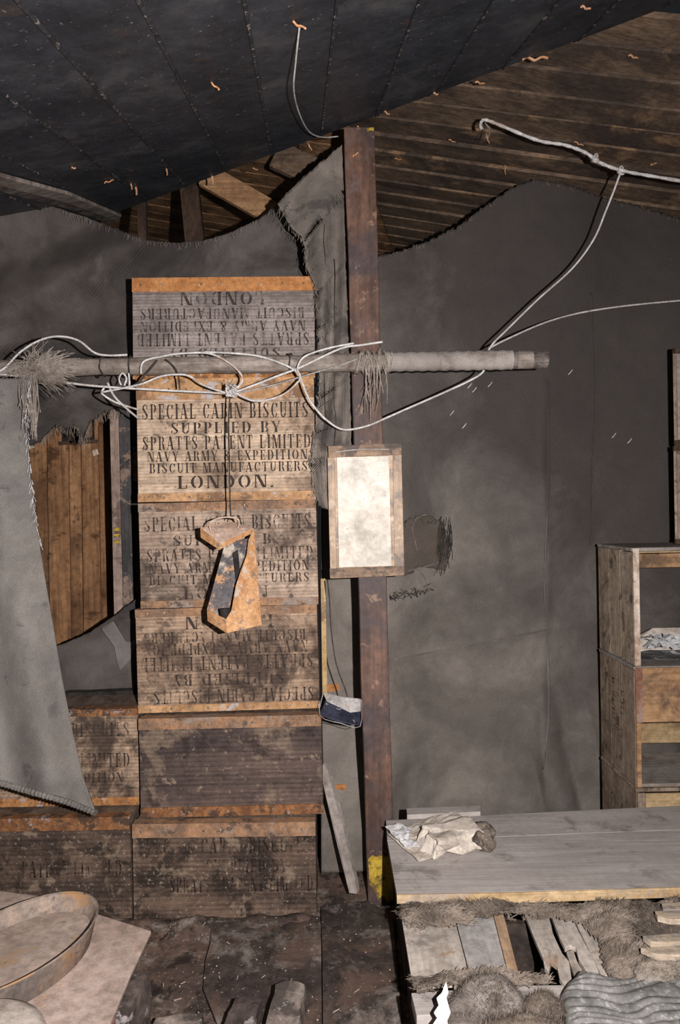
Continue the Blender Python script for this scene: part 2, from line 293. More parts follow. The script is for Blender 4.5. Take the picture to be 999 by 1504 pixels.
M['news'] = blotch('charred_paper', (0.05, 0.05, 0.052), (0.20, 0.195, 0.19), [(14, (0.6, 0.6, 0.6), 0.58, 0.64, 0.8)], 12)
M['floor'] = blotch('greasy_black_floor', (0.07, 0.050, 0.042), (0.15, 0.105, 0.083), [(4, (0.19, 0.115, 0.08), 0.50, 0.68, 0.75), (7, (0.34, 0.295, 0.255), 0.53, 0.72, 0.8), (16, (0.02, 0.016, 0.014), 0.54, 0.66, 0.8), (10, (0.018, 0.014, 0.013), 0.56, 0.68, 0.8), (80, (0.5, 0.45, 0.4), 0.70, 0.73, 0.8)], 5, 0.75, 0, 0.6, 0.3, 25, 0.006)
M['sheet'] = blotch('black_floor_sheet', (0.045, 0.035, 0.031), (0.10, 0.076, 0.064), [(6, (0.32, 0.28, 0.245), 0.54, 0.74, 0.8), (15, (0.02, 0.016, 0.014), 0.56, 0.68, 0.7), (4, (0.16, 0.105, 0.08), 0.52, 0.7, 0.7), (80, (0.5, 0.45, 0.4), 0.71, 0.74, 0.8)], 5, 0.65, 0, 0.5, 0.3, 25, 0.005)
M['slab'] = blotch('pinkish_dusty_slab', (0.46, 0.35, 0.29), (0.57, 0.45, 0.385), [(9, (0.40, 0.22, 0.12), 0.60, 0.72, 0.5), (60, (0.55, 0.47, 0.42), 0.68, 0.73, 0.5)], 5, 0.9)
M['pan'] = blotch('rusty_pan', (0.22, 0.185, 0.165), (0.38, 0.29, 0.23), [(9, (0.42, 0.235, 0.10), 0.58, 0.70, 0.8), (30, (0.12, 0.1, 0.095), 0.62, 0.7, 0.7)], 8, 0.8)
M['pan_floor'] = blotch('dusty_pan_bottom', (0.43, 0.33, 0.275), (0.54, 0.425, 0.36), [(8, (0.26, 0.235, 0.22), 0.55, 0.7, 0.6), (8, (0.46, 0.28, 0.14), 0.64, 0.74, 0.6), (34, (0.12, 0.11, 0.105), 0.69, 0.74, 0.7)], 5, 0.9)
M['basin'] = blotch('pale_basin', (0.48, 0.405, 0.35), (0.60, 0.525, 0.465), [(9, (0.34, 0.24, 0.17), 0.58, 0.72, 0.6)], 6, 0.85)
M['brick'] = blotch('grey_brown_brick', (0.21, 0.17, 0.145), (0.38, 0.32, 0.275), [(6, (0.05, 0.04, 0.036), 0.52, 0.66, 0.8), (50, (0.5, 0.45, 0.42), 0.66, 0.7, 0.7)], 8)
M['brick_dark'] = blotch('sooty_brick', (0.045, 0.035, 0.031), (0.13, 0.10, 0.088), [(14, (0.36, 0.32, 0.31), 0.62, 0.68, 0.8)], 10)
M['fur'] = blotch('brown_fur', (0.12, 0.094, 0.074), (0.20, 0.162, 0.13), [], 10, 0.95)
M['hair'] = blotch('fur_hairs', (0.15, 0.12, 0.095), (0.27, 0.22, 0.18), [], 18, 0.9)
M['fur_grey'] = blotch('grey_fur', (0.17, 0.145, 0.13), (0.26, 0.23, 0.208), [], 10, 0.95)
M['cordu'] = blotch('grey_corduroy', (0.145, 0.14, 0.132), (0.235, 0.228, 0.215), [(60, (0.42, 0.42, 0.40), 0.6, 0.68, 0.6)], 10, 0.95)
M['copper'] = blotch('orange_clip', (0.55, 0.26, 0.12), (0.72, 0.42, 0.25), [], 40, 0.6)

# ------------------------------------------------------------------ the setting
# floor: uneven greasy ground
def grid_mesh(x0, x1, y0, y1, n, m, zf):
    v = [(x0 + (x1 - x0) * i / n, y0 + (y1 - y0) * j / m, 0) for j in range(m + 1) for i in range(n + 1)]
    v = [(x, y, zf(x, y)) for x, y, _ in v]
    f = [(j * (n + 1) + i, j * (n + 1) + i + 1, (j + 1) * (n + 1) + i + 1, (j + 1) * (n + 1) + i) for j in range(m) for i in range(n)]
    return v, f
v, f = grid_mesh(-2.0, 2.0, 0.6, 3.6, 220, 200, lambda x, y: 0.009 * nz((x, y, 0), 7) + 0.006 * nz((x, y, 3), 22) + .003 * nz((x, y, 9), 60) - 0.011 + 0.034 * max(0, min(1, (y - 2.20) / .15)) ** 2 * max(0, min(1, (-0.06 - x) / .06)) * (y < 2.345) * (.75 + .9 * nz((x, y, 5), 9)))
tag(obj('floor', v, f, M['floor'], smooth=True), kind='structure')

# black boarded ceiling rising away from the camera, its far edge cut on the slant
EB = Vector((-0.05, 1, 0.278)); WB = 0.186
def E(s): return Vector((s * WB, 2.5 - 0.665 * s * WB, CZ + 1.33))
ceil = empty('ceiling', (0, 2.5, CZ + 1.33), kind='structure')
for k in range(-11, 10):
    a, b = E(k - 0.23 + 0.006), E(k + 0.77 - 0.006)
    la, lb = a.y + 0.25, b.y + 0.25
    MB().prism([a, b, b - EB * lb, a - EB * la], (0, 0, 0.02)).build('plank', M['ceil'], ceil, bevel=0.003)
    q = E(k - 0.23); d = Vector((0.0035, -0.0024, 0))
    MB().prism([q - d, q + d, q + d - EB * (q.y + 0.2), q - d - EB * (q.y + 0.2)], (0, 0, -0.004)).build('bead', M['ceil_bead'], ceil)
# sloping roof boards behind it
roof = empty('roof', (0.174, 3.0, CZ + 1.577), kind='structure')
RD = Vector((1, -0.2, -0.26)); RP = Vector((0.2, 1, 0)).normalized()
for k in range(-6, 22):
    for side in (0, 1):
        o0 = Vector((0.174, 3.0, CZ + 1.577)) + RP * (k * 0.145)
        x0, x1 = (-3.2, -0.10) if side == 0 else (-0.095, 1.75)
        a, b = o0 + RD * x0, o0 + RD * x1; t = RP * 0.1435
        dz = Vector((0, 0, 0.004 * random.random())); up = Vector((0, 0, random.uniform(.005, .015) if side else .003))
        MB().prism([a + dz, b + dz, b + t + dz + up, a + t + dz + up], (0, 0, 0.018)).build('plank', M['roof'] if side else M['roof_warm'], roof, bevel=0.002)
def beam_px(name, a, b, d0, d1, wpx, m, parent, th=0.05):
    p, q = P(*a, d0), P(*b, d1); s = wpx / F * (d0 + d1) / 4
    t = (q - p).normalized(); n = t.cross(Vector((0, 1, 0))).normalized() * s
    return MB().prism([p - n, p + n, q + n, q - n], (0, th, 0)).build(name, m, parent)
beam_px('rafter', (275, 250), (287, 370), 3.4, 3.3, 27, M['rafter'], roof)
beam_px('rafter', (300, 255), (400, 312), 3.2, 3.2, 34, M['roof_warm'], roof, 0.03)
beam_px('rafter', (404, 225), (470, 255), 3.15, 3.15, 40, M['roof'], roof, 0.03)
beam_px('rafter', (207, 240), (209, 370), 3.1, 3.1, 12, M['rafter'], roof, 0.03)
# boarded wall seen through the torn opening
wall = empty('wall_back', P(100, 1050, 3.3), kind='structure')
xs = [-60, -28, 4, 34, 66, 98, 116, 142, 172, 204, 236]
for i in range(len(xs) - 1):
    d = 3.3 + 0.008 * (i % 2)
    a, b = P(xs[i] + .6, 480, d), P(xs[i + 1] - .6, 480, d); c, e = P(xs[i + 1] + 9, 1120, d), P(xs[i] + 10, 1120, d)
    MB().prism([a, b, c, e], (0, 0.018, 0)).build('plank', M['wall'], wall, bevel=0.003)
# small recess in that wall, its shade painted as a flat black plate; wooden lintel
rc = MB().prism([P(90, 612, 3.285), P(137, 610, 3.285), P(138, 648, 3.285), P(91, 650, 3.285)], (0, 0.01, 0)).build('hatch', M['soot'], wall)
for a, b in (((86, 651), (142, 648)), ((103, 612), (104, 650))):
    beam_px('hatch_bar', a, b, 3.28, 3.28, 5, M['rafter'], rc, 0.012)
MB().prism([P(118, 622, 3.28), P(134, 621, 3.28), P(135, 642, 3.28), P(119, 643, 3.28)], (0, 0.004, 0)).build('hatch_panel', M['wall'], rc)
# door jamb beside the opening
jamb = empty('trim_1', P(185, 1040, 2.84), kind='structure')
for x0, x1, x2, x3, d, m in ((160, 173, 184, 171, 2.84, 'jamb_bare'), (173.5, 190, 201, 184.5, 2.83, 'jamb_black'), (190.5, 215, 226, 201.5, 2.85, 'jamb_black')):
    MB().prism([P(x0, 570, d), P(x1, 570, d), P(x2, 1060, d), P(x3, 1060, d)], (0, 0.05, 0)).build('board', M[m], jamb, bevel=0.002)
for y in (776, 785, 794):
    MB().prism([P(167, y, 2.8385), P(175, y - 1, 2.8385), P(175.5, y + 3.5, 2.8385), P(167.5, y + 4, 2.8385)], (0, 0.001, 0)).build('paint_mark', M['yellow'], jamb)
for x, y, lab in ((140, 665, 'small cream paper tag on brown board beside the jamb'), (46, 655, 'small cream paper tag close to the curtain edge')):
    t = MB().prism([P(x - 4.5, y - 3, 3.296), P(x + 3, y - 5.5, 3.296), P(x + 5.5, y + 2, 3.296), P(x - 3, y + 5, 3.296)], (0, 0.002, 0)).build('paper_tag', M['tagpaper'])
    tag(t, lab, 'tag')
    h = MB().lathe([(0.0022, -0.001), (0.0022, 0.001)], (0, 0, 0), n=8)
    c = P(x - .5, y - 2.5, 3.295); obj('hole', [Vector((q.x, q.z, q.y)) + c for q in h.v], h.f, M['soot'], t)

# ------------------------------------------------------------------ cloth
def cloth(name, top, right, bottom, left, depth, m, nu=60, nv=60, rag=(0, 0, 0, 0), solid=0.004, parent=None, seed=0.0):
    """Coons patch through four pixel outlines; depth(px,py,u,v) gives the distance of the cloth"""
    def R(pl, t, amp, sd):
        x, y = poly_at(pl, t)
        if amp:
            k = noise.noise(Vector((t * 40, sd, seed))) * 0.6 + noise.noise(Vector((t * 130, sd + 3, seed)))
            x += amp * k * 0.6; y += amp * k
        return Vector((x, y))
    v = []
    c00, c10, c01, c11 = Vector(top[0]), Vector(top[-1]), Vector(bottom[0]), Vector(bottom[-1])
    for j in range(nv + 1):
        b = j / nv; Lp, Rp = R(left, b, rag[3], 1), R(right, b, rag[1], 2)
        for i in range(nu + 1):
            a = i / nu; T, B = R(top, a, rag[0], 3), R(bottom, a, rag[2], 4)
            p = T * (1 - b) + B * b + Lp * (1 - a) + Rp * a - (c00 * (1 - a) * (1 - b) + c10 * a * (1 - b) + c01 * (1 - a) * b + c11 * a * b)
            v.append(P(p.x, p.y, depth(p.x, p.y, a, b)))
    f = [(j * (nu + 1) + i, (j + 1) * (nu + 1) + i, (j + 1) * (nu + 1) + i + 1, j * (nu + 1) + i + 1) for j in range(nv) for i in range(nu)]
    return obj(name, v, f, m, parent, smooth=True, solid=solid)
def fray(parent, path, d, n, ln, m, name='fray', jitter=3, down=1.0):
    mb = MB()
    for i in range(n):
        t = random.random(); x, y = poly_at(path, t); x += random.uniform(-jitter, jitter) * .5; y += random.uniform(-jitter, jitter) * .5
        l = ln * random.uniform(0.3, 1.0); dx = random.uniform(-.6, .6) * l; dd = d(x, y) - random.uniform(0.002, 0.012)
        mb.tube([P(x, y, dd), P(x + dx * .6, y + l * .5 * down, dd - .004), P(x + dx, y + l * down, dd)], 0.0007, 3, 2)
    o = mb.build(name, m, parent); o['kind'] = 'stuff'; return o
def lerp_tab(tab, x):
    for i in range(len(tab) - 1):
        if x <= tab[i + 1][0]:
            k = max(0, (x - tab[i][0]) / (tab[i + 1][0] - tab[i][0])); k = k * k * (3 - 2 * k)
            return tab[i][1] + (tab[i + 1][1] - tab[i][1]) * k
    return tab[-1][1]
# large felt hanging behind post and crates
def d_right(x, y, u, v):
    d = lerp_tab([(450, 2.80), (560, 2.82), (660, 2.93), (1100, 3.00)], x)
    d -= 0.20 * max(0, min(1, (y - 1060) / 160)) ** 1.5 * max(0, min(1, (600 - x) / 60))
    d += 0.016 * math.sin((x + 0.10 * (y - 800)) / 33 + 2.2 * nz((x, y, 0), 0.004)) * (0.25 + 0.75 * max(0, min(1, (x - 690) / 120)))
    low = max(0, min(1, (y - 950) / 200)) * max(0, min(1, (x - 740) / 60))
    d -= 0.06 * low * max(0, math.sin((x - 0.25 * (y - 1000)) / 15.0 + 1.2 * nz((x, y, 1), 0.01)))
    d += 0.012 * nz((x, y, 2), 0.012) + 0.004 * nz((x, y, 5), 0.05)
    s = y - (970 - 0.2 * (x - 575)); d -= 0.009 * math.exp(-(s / 5.0) ** 2) * (1 if x > 480 else 0)          # sewn seam
    d -= 0.010 * math.exp(-((x - 800 - 4 * math.sin(y / 60)) / 5.0) ** 2) * (y > 560)
    return d
fb = lambda x: 752 + (CZ + 0.0) * F / d_right(x, 1200, 0, 1) - (x - 499.5) * sr
TR = [(472, 392), (520, 388), (556, 378), (600, 365), (640, 350), (680, 328), (720, 298), (750, 277), (785, 263), (830, 270), (880, 288), (930, 300), (1090, 350)]
cr_ = empty('felt_curtain', P(760, 1230, 2.85), 'large dark grey-brown felt sheet hanging behind the post and crates', 'curtain')
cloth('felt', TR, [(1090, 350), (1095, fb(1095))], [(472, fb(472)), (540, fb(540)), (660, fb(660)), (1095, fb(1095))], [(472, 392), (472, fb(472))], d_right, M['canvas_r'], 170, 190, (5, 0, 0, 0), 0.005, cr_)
fray(cr_, TR[2:], lambda x, y: d_right(x, y, 0, 0) - .006, 130, 7, M['thread'])
# sewn joins between the widths of felt
for nm, pl_ in (('seam', [(579, 969), (640, 957), (700, 946), (760, 934), (804, 925)]), ('seam', [(804, 560), (806, 700), (800, 850), (803, 925), (806, 1040), (798, 1130)]), ('seam', [(868, 430), (872, 560), (868, 700), (866, 800)])):
    sp = smooth_path([Vector((x, y, 0)) for x, y in pl_], 8)
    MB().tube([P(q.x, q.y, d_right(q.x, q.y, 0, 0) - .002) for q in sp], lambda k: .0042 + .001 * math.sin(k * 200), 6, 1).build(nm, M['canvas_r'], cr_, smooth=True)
# patch sewn on with loose threads
dp = lambda x, y, a=0, b=0: d_right(x, y, 0, 0) - 0.012 - 0.004 * nz((x, y, 3), 0.06)
cloth('patch', [(590, 772), (610, 756), (635, 758), (652, 770)], [(652, 770), (658, 800), (655, 838)], [(590, 846), (620, 833), (655, 838)], [(590, 772), (590, 846)], dp, M['patch'], 16, 16, (4, 4, 4, 0), 0.004, cr_)
mb = MB()
for pl in ([(612, 764), (606, 775), (609, 792), (613, 808)], [(604, 768), (618, 758), (626, 756)], [(612, 834), (622, 845), (628, 858)], [(600, 838), (625, 832), (645, 826)]):
    mb.tube([P(x, y, dp(x, y) - .004) for x, y in pl], 0.0016, 5)
mb.build('stitch_thread', M['thread'], cr_)
mb = MB()
for i in range(60):
    x = random.uniform(643, 662); y0 = random.uniform(758, 800); l = random.uniform(20, 62)
    mb.tube([P(x, y0, dp(x, y0) - .004), P(x + random.uniform(-3, 5), y0 + l * .5, dp(x, y0) - .014), P(x + random.uniform(-8, 4), y0 + l, dp(x, y0) - .004)], 0.0011, 3, 3)
for i in range(80):
    x = random.uniform(572, 632); y = 876 - 0.22 * (x - 572) + random.uniform(-5, 5)
    mb.tube([P(x, y, dp(x, y) - .002), P(x + random.uniform(-6, 10), y + random.uniform(-4, 8), dp(x, y) - .006)], 0.0012, 3, 1)
for i in range(40):
    x = random.uniform(592, 650); y = 764 + random.uniform(-7, 3) + abs(x - 622) * .25
    mb.tube([P(x, y, dp(x, y)), P(x + random.uniform(-6, 6), y + random.uniform(-5, 6), dp(x, y) - .008)], 0.0011, 3, 1)
o = mb.build('loose_threads', M['thread_dark'], cr_); o['kind'] = 'stuff'
for x, y in ((490, 1010), (500, 1158)):
    d = d_right(x, y, 0, 0) - .006
    MB().prism([P(x - 10, y - 5, d), P(x + 8, y - 6, d), P(x + 9, y + 5, d), P(x - 10, y + 6, d)], (0, 0.003, 0)).build('rusty_strip', M['rust_flat'], cr_)
# scraps of white lint stuck to the felt
mb = MB()
for x, y in ((838, 547), (697, 573), (690, 567), (682, 626), (664, 607), (925, 648), (902, 640), (720, 565)):
    d = d_right(x, y, 0, 0) - .007
    mb.tube([P(x - 3, y + 3, d), P(x, y, d - .004), P(x + 3, y - 4, d)], 0.0016, 4, 2)
o = mb.build('lint', M['flake'], cr_); o['kind'] = 'stuff'
# sooty felt across the upper left
def d_up(x, y, u, v):
    d = 2.80 + 0.055 * math.sin((y + 0.45 * x) / 27.0 + 3.0 * nz((x, y, 0), 0.006)) * (0.35 + 0.65 * max(0, min(1, (260 - x) / 120))) + 0.03 * (abs(nz((x, y, 7), 0.012)) - .2) + .008 * nz((x, y, 3), .04)
    return d - 0.05 * max(0, min(1, (330 - x) / 300)) * (1 - v)
TU = [(-60, 250), (0, 282), (60, 298), (120, 317), (170, 336), (215, 353), (260, 357), (300, 353), (340, 341), (380, 322), (412, 299), (455, 275)]
BU = [(-60, 690), (20, 665), (60, 648), (85, 622), (100, 632), (112, 622), (122, 650), (133, 620), (150, 606), (170, 600), (205, 592), (300, 600), (455, 600)]
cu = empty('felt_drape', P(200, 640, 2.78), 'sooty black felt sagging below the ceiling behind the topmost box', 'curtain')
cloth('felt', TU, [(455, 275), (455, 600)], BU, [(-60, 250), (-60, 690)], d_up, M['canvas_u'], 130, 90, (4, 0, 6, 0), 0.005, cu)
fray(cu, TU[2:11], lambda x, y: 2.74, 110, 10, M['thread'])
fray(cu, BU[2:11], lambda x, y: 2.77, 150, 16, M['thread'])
# batten that holds it on the left
def ceil_pt(px, py):
    n = EB.cross(E(1) - E(0)); o = Vector((0, 0, CZ)); r = P(px, py, 1) - o
    return o + r * ((E(0) - o).dot(n) / r.dot(n)) - Vector((0, 0, 0.003))
t = empty('batten', ceil_pt(85, 285), 'grey worn batten holding the felt under the ceiling corner', 'batten')
bq = [ceil_pt(x, y) for x, y in ((-40, 240), (100, 279), (178, 313), (172, 320), (95, 291), (-40, 255))]
MB().prism(bq, (0, 0, -.014)).build('board', M['pole'], t, bevel=0.003)
bq = [ceil_pt(x, y) for x, y in ((-40, 257), (94, 293), (170, 321), (162, 326), (90, 300), (-40, 266))]
MB().prism(bq, (0, 0, -.008)).build('edge_strip', M['pole_end'], t)
# lower remnant under the opening
def d_low(x, y, u, v): return 2.74 + 0.02 * math.sin((y - 0.5 * x) / 22.0) + 0.012 * nz((x, y, 4), 0.03)
cl = empty('felt_remnant', P(150, 1040, 2.74), 'grey felt remnant with pale patch below the torn opening', 'curtain')
cloth('felt', [(60, 955), (95, 945), (130, 930), (170, 903), (215, 868)], [(215, 868), (215, 1060)], [(60, 1060), (215, 1060)], [(60, 955), (60, 1060)], d_low, M['canvas_u'], 50, 40, (1, 0, 0, 0), 0.005, cl)
cloth('patch', [(148, 923), (166, 912)], [(166, 912), (186, 944), (203, 938)], [(176, 985), (192, 984), (203, 970)], [(148, 923), (168, 950), (172, 975), (176, 985)], lambda x, y, u, v: d_low(x, y, 0, 0) - .012, M['patch_light'], 14, 14, (1, 1, 2, 1), 0.003, cl)
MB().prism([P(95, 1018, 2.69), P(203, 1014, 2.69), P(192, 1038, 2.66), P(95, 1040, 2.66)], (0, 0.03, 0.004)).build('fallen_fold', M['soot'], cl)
# torn strip hanging at the post
def d_strip(x, y, u, v): return 2.455 + 0.22 * max(0, min(1, (330 - y) / 110)) * 0.3 + 0.016 * math.sin(u * 9 + y / 50.0) + 0.012 * nz((x, y, 9), 0.035)
ct = empty('torn_felt_strip', P(485, 745, 2.46), 'torn grey felt strip hanging between the box stack and post', 'curtain')
LT = [(408, 300), (428, 335), (445, 350), (450, 395), (463, 420), (466, 480), (470, 560), (464, 620), (455, 680), (460, 720), (472, 745)]
cloth('felt', [(408, 300), (430, 275), (455, 252), (480, 232), (503, 212)], [(503, 212), (506, 330), (510, 450), (514, 560), (516, 650), (512, 745)], [(472, 745), (490, 750), (512, 745)], LT, d_strip, M['canvas_s'], 40, 120, (4, 3, 3, 7), 0.004, ct)
fray(ct, LT, lambda x, y: 2.44, 140, 10, M['thread'])
mb = MB()
for x, a, b in ((478, 330, 640), (492, 380, 700), (470, 420, 560)):
    mb.tube([P(x + 4 * nz((x, y, 0), .03), y, d_strip(x, y, .5, 0) - .012) for y in range(a, b, 24)], 0.0014, 4, 2)
mb.build('loose_thread', M['thread_dark'], ct)
# grey curtain in front, left
def d_front(x, y, u, v):
    return 2.30 - 0.13 * v + 0.030 * math.sin(x / 17.0 - y / 95.0) * (0.35 + 0.65 * v) + 0.008 * nz((x, y, 2), 0.03)
RF = [(44, 556), (38, 620), (45, 700), (58, 800), (75, 900), (92, 1000), (108, 1080), (122, 1140), (141, 1194)]
BF = [(-70, 1138), (0, 1150), (50, 1164), (100, 1178), (141, 1194)]
cf = empty('felt_curtain', P(30, 1180, 2.2), 'light grey twill felt curtain hanging from the left end of the pole', 'curtain')
cloth('felt', [(-70, 556), (44, 556)], RF, BF, [(-70, 556), (-70, 1138)], d_front, M['canvas_f'], 60, 150, (0, 0, 0, 0), 0.006, cf)
MB().tube([P(x, y, d_front(x, y, 0, 1) - .003) for x, y in [poly_at(BF, i / 14) for i in range(15)]], lambda t: 0.009 + 0.002 * math.sin(t * 260), 8, 8).build('hem', M['canvas_f'], cf)
fray(cf, RF[:4], lambda x, y: 2.28, 90, 12, M['flake'], 'selvedge_fray', 2)

# ------------------------------------------------------------------ stencil lettering
def arc(cx, cy, rx, ry, tx, ty, a0, a1, n=10):
    o, i = [], []
    for k in range(n + 1):
        a = math.radians(a0 + (a1 - a0) * k / n)
        o.append((cx + rx * math.cos(a), cy + ry * math.sin(a))); i.append((cx + (rx - tx) * math.cos(a), cy + (ry - ty) * math.sin(a)))
    return [[o[k], o[k + 1], i[k + 1], i[k]] for k in range(n)]
def rc_(x0, x1, y0, y1): return [[(x0, y0), (x1, y0), (x1, y1), (x0, y1)]]
def dg(xa, xb, w_, y0=0, y1=1): return [[(xa, y0), (xa + w_, y0), (xb + w_, y1), (xb, y1)]]
def stem(x, w_=.17): return rc_(x, x + w_, .0, 1) + rc_(x - .07, x + w_ + .07, 0, .06) + rc_(x - .07, x + w_ + .07, .94, 1)
def thin(x): return rc_(x, x + .07, 0, 1) + rc_(x - .06, x + .13, .94, 1)
GL = {
 'I': (.36, stem(.1)), 'L': (.62, stem(.1) + rc_(.32, .58, 0, .06) + rc_(.52, .58, .0, .3)),
 'E': (.64, stem(.1) + rc_(.32, .58, 0, .06) + rc_(.32, .58, .94, 1) + rc_(.31, .48, .48, .54) + rc_(.52, .58, 0, .25) + rc_(.52, .58, .75, 1) + rc_(.43, .48, .4, .62)),
 'F': (.60, stem(.1) + rc_(.32, .56, .94, 1) + rc_(.31, .46, .48, .54) + rc_(.50, .56, .72, 1) + rc_(.42, .47, .4, .62)),
 'T': (.66, stem(.24) + rc_(.04, .20, .94, 1) + rc_(.46, .62, .94, 1) + rc_(.04, .1, .7, 1) + rc_(.56, .62, .7, 1)),
 'P': (.66, stem(.1) + arc(.36, .73, .26, .27, .17, .06, -82, 82)),
 'B': (.68, stem(.1) + arc(.36, .75, .24, .25, .16, .06, -80, 82) + arc(.36, .26, .28, .26, .17, .06, -82, 80)),
 'R': (.72, stem(.1) + arc(.36, .75, .25, .25, .16, .06, -82, 82) + dg(.52, .38, .17, 0, .48)),
 'D': (.74, stem(.1) + arc(.36, .5, .34, .5, .17, .07, -84, 84)),
 'C': (.70, arc(.38, .5, .33, .5, .17, .07, 100, 260) + arc(.38, .5, .28, .5, .09, .08, 28, 80) + arc(.38, .5, .28, .5, .09, .08, -80, -28) + rc_(.58, .65, .66, .96)),
 'O': (.78, arc(.39, .5, .35, .5, .17, .07, 100, 260) + arc(.39, .5, .35, .5, .17, .07, -80, 80)),
 'S': (.62, arc(.30, .74, .24, .26, .13, .08, 60, 205) + arc(.30, .26, .26, .26, .13, .08, -120, 25) + [[(.08, .66), (.20, .74), (.54, .32), (.42, .22)]] + rc_(.46, .53, .68, .98) + rc_(.06, .13, .02, .32)),
 'U': (.74, rc_(.1, .27, .3, 1) + rc_(.03, .34, .94, 1) + rc_(.55, .62, .3, 1) + rc_(.48, .70, .94, 1) + arc(.36, .3, .26, .3, .13, .09, 185, 355)),
 'N': (.78, thin(.08) + rc_(.01, .22, 0, .06) + dg(.50, .12, .19) + thin(.64)),
 'M': (.92, thin(.08) + rc_(.01, .22, 0, .06) + dg(.36, .12, .17) + dg(.40, .64, .06) + stem(.68)),
 'A': (.76, dg(.06, .32, .06) + dg(.50, .28, .19) + rc_(.20, .46, .28, .34) + rc_(0, .2, 0, .06) + rc_(.44, .76, 0, .06)),
 'V': (.74, dg(.30, .06, .18) + dg(.38, .62, .06) + rc_(0, .3, .94, 1) + rc_(.54, .74, .94, 1)),
 'X': (.74, dg(.50, .06, .18) + dg(.06, .60, .07) + rc_(0, .2, 0, .06) + rc_(.42, .74, 0, .06) + rc_(0, .3, .94, 1) + rc_(.52, .74, .94, 1)),
 'Y': (.72, rc_(.28, .45, 0, .46) + rc_(.2, .52, 0, .06) + dg(.27, .05, .17, .48, 1) + dg(.42, .60, .06, .48, 1) + rc_(0, .28, .94, 1) + rc_(.52, .72, .94, 1)),
 '&': (.80, arc(.34, .77, .18, .23, .09, .07, 0, 360, 14) + arc(.30, .27, .27, .27, .14, .08, 60, 330) + dg(.58, .22, .15, 0, .62) + dg(.52, .68, .06, .12, .5)),
 '.': (.24, rc_(.05, .19, 0, .14)), ' ': (.38, []),
}
SPC = 0.14
def lettering(lines, parent, m, w_, h, flip=False, y=-0.0012, skip=0.0):
    """lines: (text, u0, u1, v0, v1), fractions of the box front measured from its upper left corner"""
    for text, u0, u1, v0, v1 in lines:
        mb = MB()
        adv = sum(GL[c][0] + SPC for c in text); k = (u1 - u0) * w_ / adv; x = (u0 - .5) * w_; H = (v1 - v0) * h; zb = (1 - v1) * h
        for c in text:
            for q in GL[c][1]:
                pts = [Vector((x + a * k, y, zb + b * H)) for a, b in q]
                if flip: pts = [Vector((-p.x, y, h - p.z)) for p in pts]
                mb.add(pts, [(0, 1, 2, 3)])
            x += (GL[c][0] + SPC) * k
        obj('lettering', mb.v, mb.f, m, parent, world=False)['kind'] = 'stuff'
STD = [('SPECIAL CABIN BISCUITS', .03, .975, .20, .325), ('SUPPLIED BY', .19, .82, .355, .445), ('SPRATTS PATENT LIMITED', .03, .985, .465, .575),
       ('NAVY ARMY & EXPEDITION', .055, .965, .59, .67), ('BISCUIT MANUFACTURERS', .065, .965, .685, .765), ('LONDON.', .22, .78, .79, .895)]

# ------------------------------------------------------------------ biscuit boxes
def biscuit_box(px0, px1, pyt, pyb, d, slope, mat, label, strips, ink=None, flip=False, lines=STD, depth=0.20, below=None):
    """front face given by its pixel edges at distance d; strips: (from top fraction, to, material)"""
    w_ = (px1 - px0) / F * d; base = P((px0 + px1) / 2, pyb, d); ztop = P((px0 + px1) / 2, pyt, d).z
    base.z = 0.001 if below is None else below['top'] + 0.004
    h = ztop - base.z
    t = empty('biscuit_box', base, label, 'box', 'stacked wooden biscuit boxes', rot=(0, slope, 0))
    fp = MB().box(-w_ / 2, w_ / 2, 0, 0.009, 0, h).build('front_panel', M[mat], t, world=False, bevel=0.002)
    MB().box(-w_ / 2 + .002, w_ / 2 - .002, 0.0095, depth, 0.002, h - .002).build('body', M['box_side'], t, world=False, bevel=0.002)
    for a, b, mm in strips:
        z1, z0 = (1 - a) * h, (1 - b) * h; mb = MB()
        n = 40; bot = []; top = []
        for i in range(n + 1):                        # slightly ragged strip
            x = -w_ / 2 + w_ * i / n
            top.append((x, -0.0035, z1 + (0.0 if a <= 0.01 else 0.0012 * nz((i, a, d), 1.3)))); bot.append((x, -0.0035, max(0.0, z0 + 0.002 * nz((i, b, d), .9))))
        mb.prism(bot + top[::-1], (0, 0.0035, 0))
        if a <= 0.01: mb.box(-w_ / 2, w_ / 2, -0.0035, 0.035, h, h + .0015)
        s = mb.build('edge_strip', M[mm], t, world=False)
        nb = MB(); zc = (z0 + z1) / 2
        for i in range(9):
            x = -w_ / 2 + w_ * (i + .5 + random.uniform(-.2, .2)) / 9
            q = MB().lathe([(0.004, 0), (0.0035, .0015), (.0015, .0022)], (0, 0, 0), n=8)
            nb.add([Vector((p.x + x, -0.0035 - p.z, p.y + zc + random.uniform(-.003, .003))) for p in q.v], q.f)
        nb.build('nail_row', M['nail'], s, world=False)['kind'] = 'stuff'
    if ink: lettering(lines, fp, M[ink], w_, h, flip)
    t['top'] = ztop
    return t
BX = {}
BX[6] = biscuit_box(196, 465, 1209, 1338, 2.35, .004, 'box_burnt', 'bottom biscuit box of the tall stack, grease-darkened with faded lettering', [(0, .14, 'rust_dust')], 'ink_faint', False,
    [('SPECIAL CABIN BISCUITS', .03, .975, .15, .32), ('SUPPLIED BY', .40, .85, .38, .52), ('SPRATTS PATENT LIMITED', .2, .99, .56, .72)])
BX[5] = biscuit_box(207, 475, 1053, 1205, 2.40, -.006, 'box_dark', 'dark sooty biscuit box without legible lettering, second from bottom', [(0, .11, 'rust_dust'), (.90, 1, 'rust_dark')], below=BX[6])
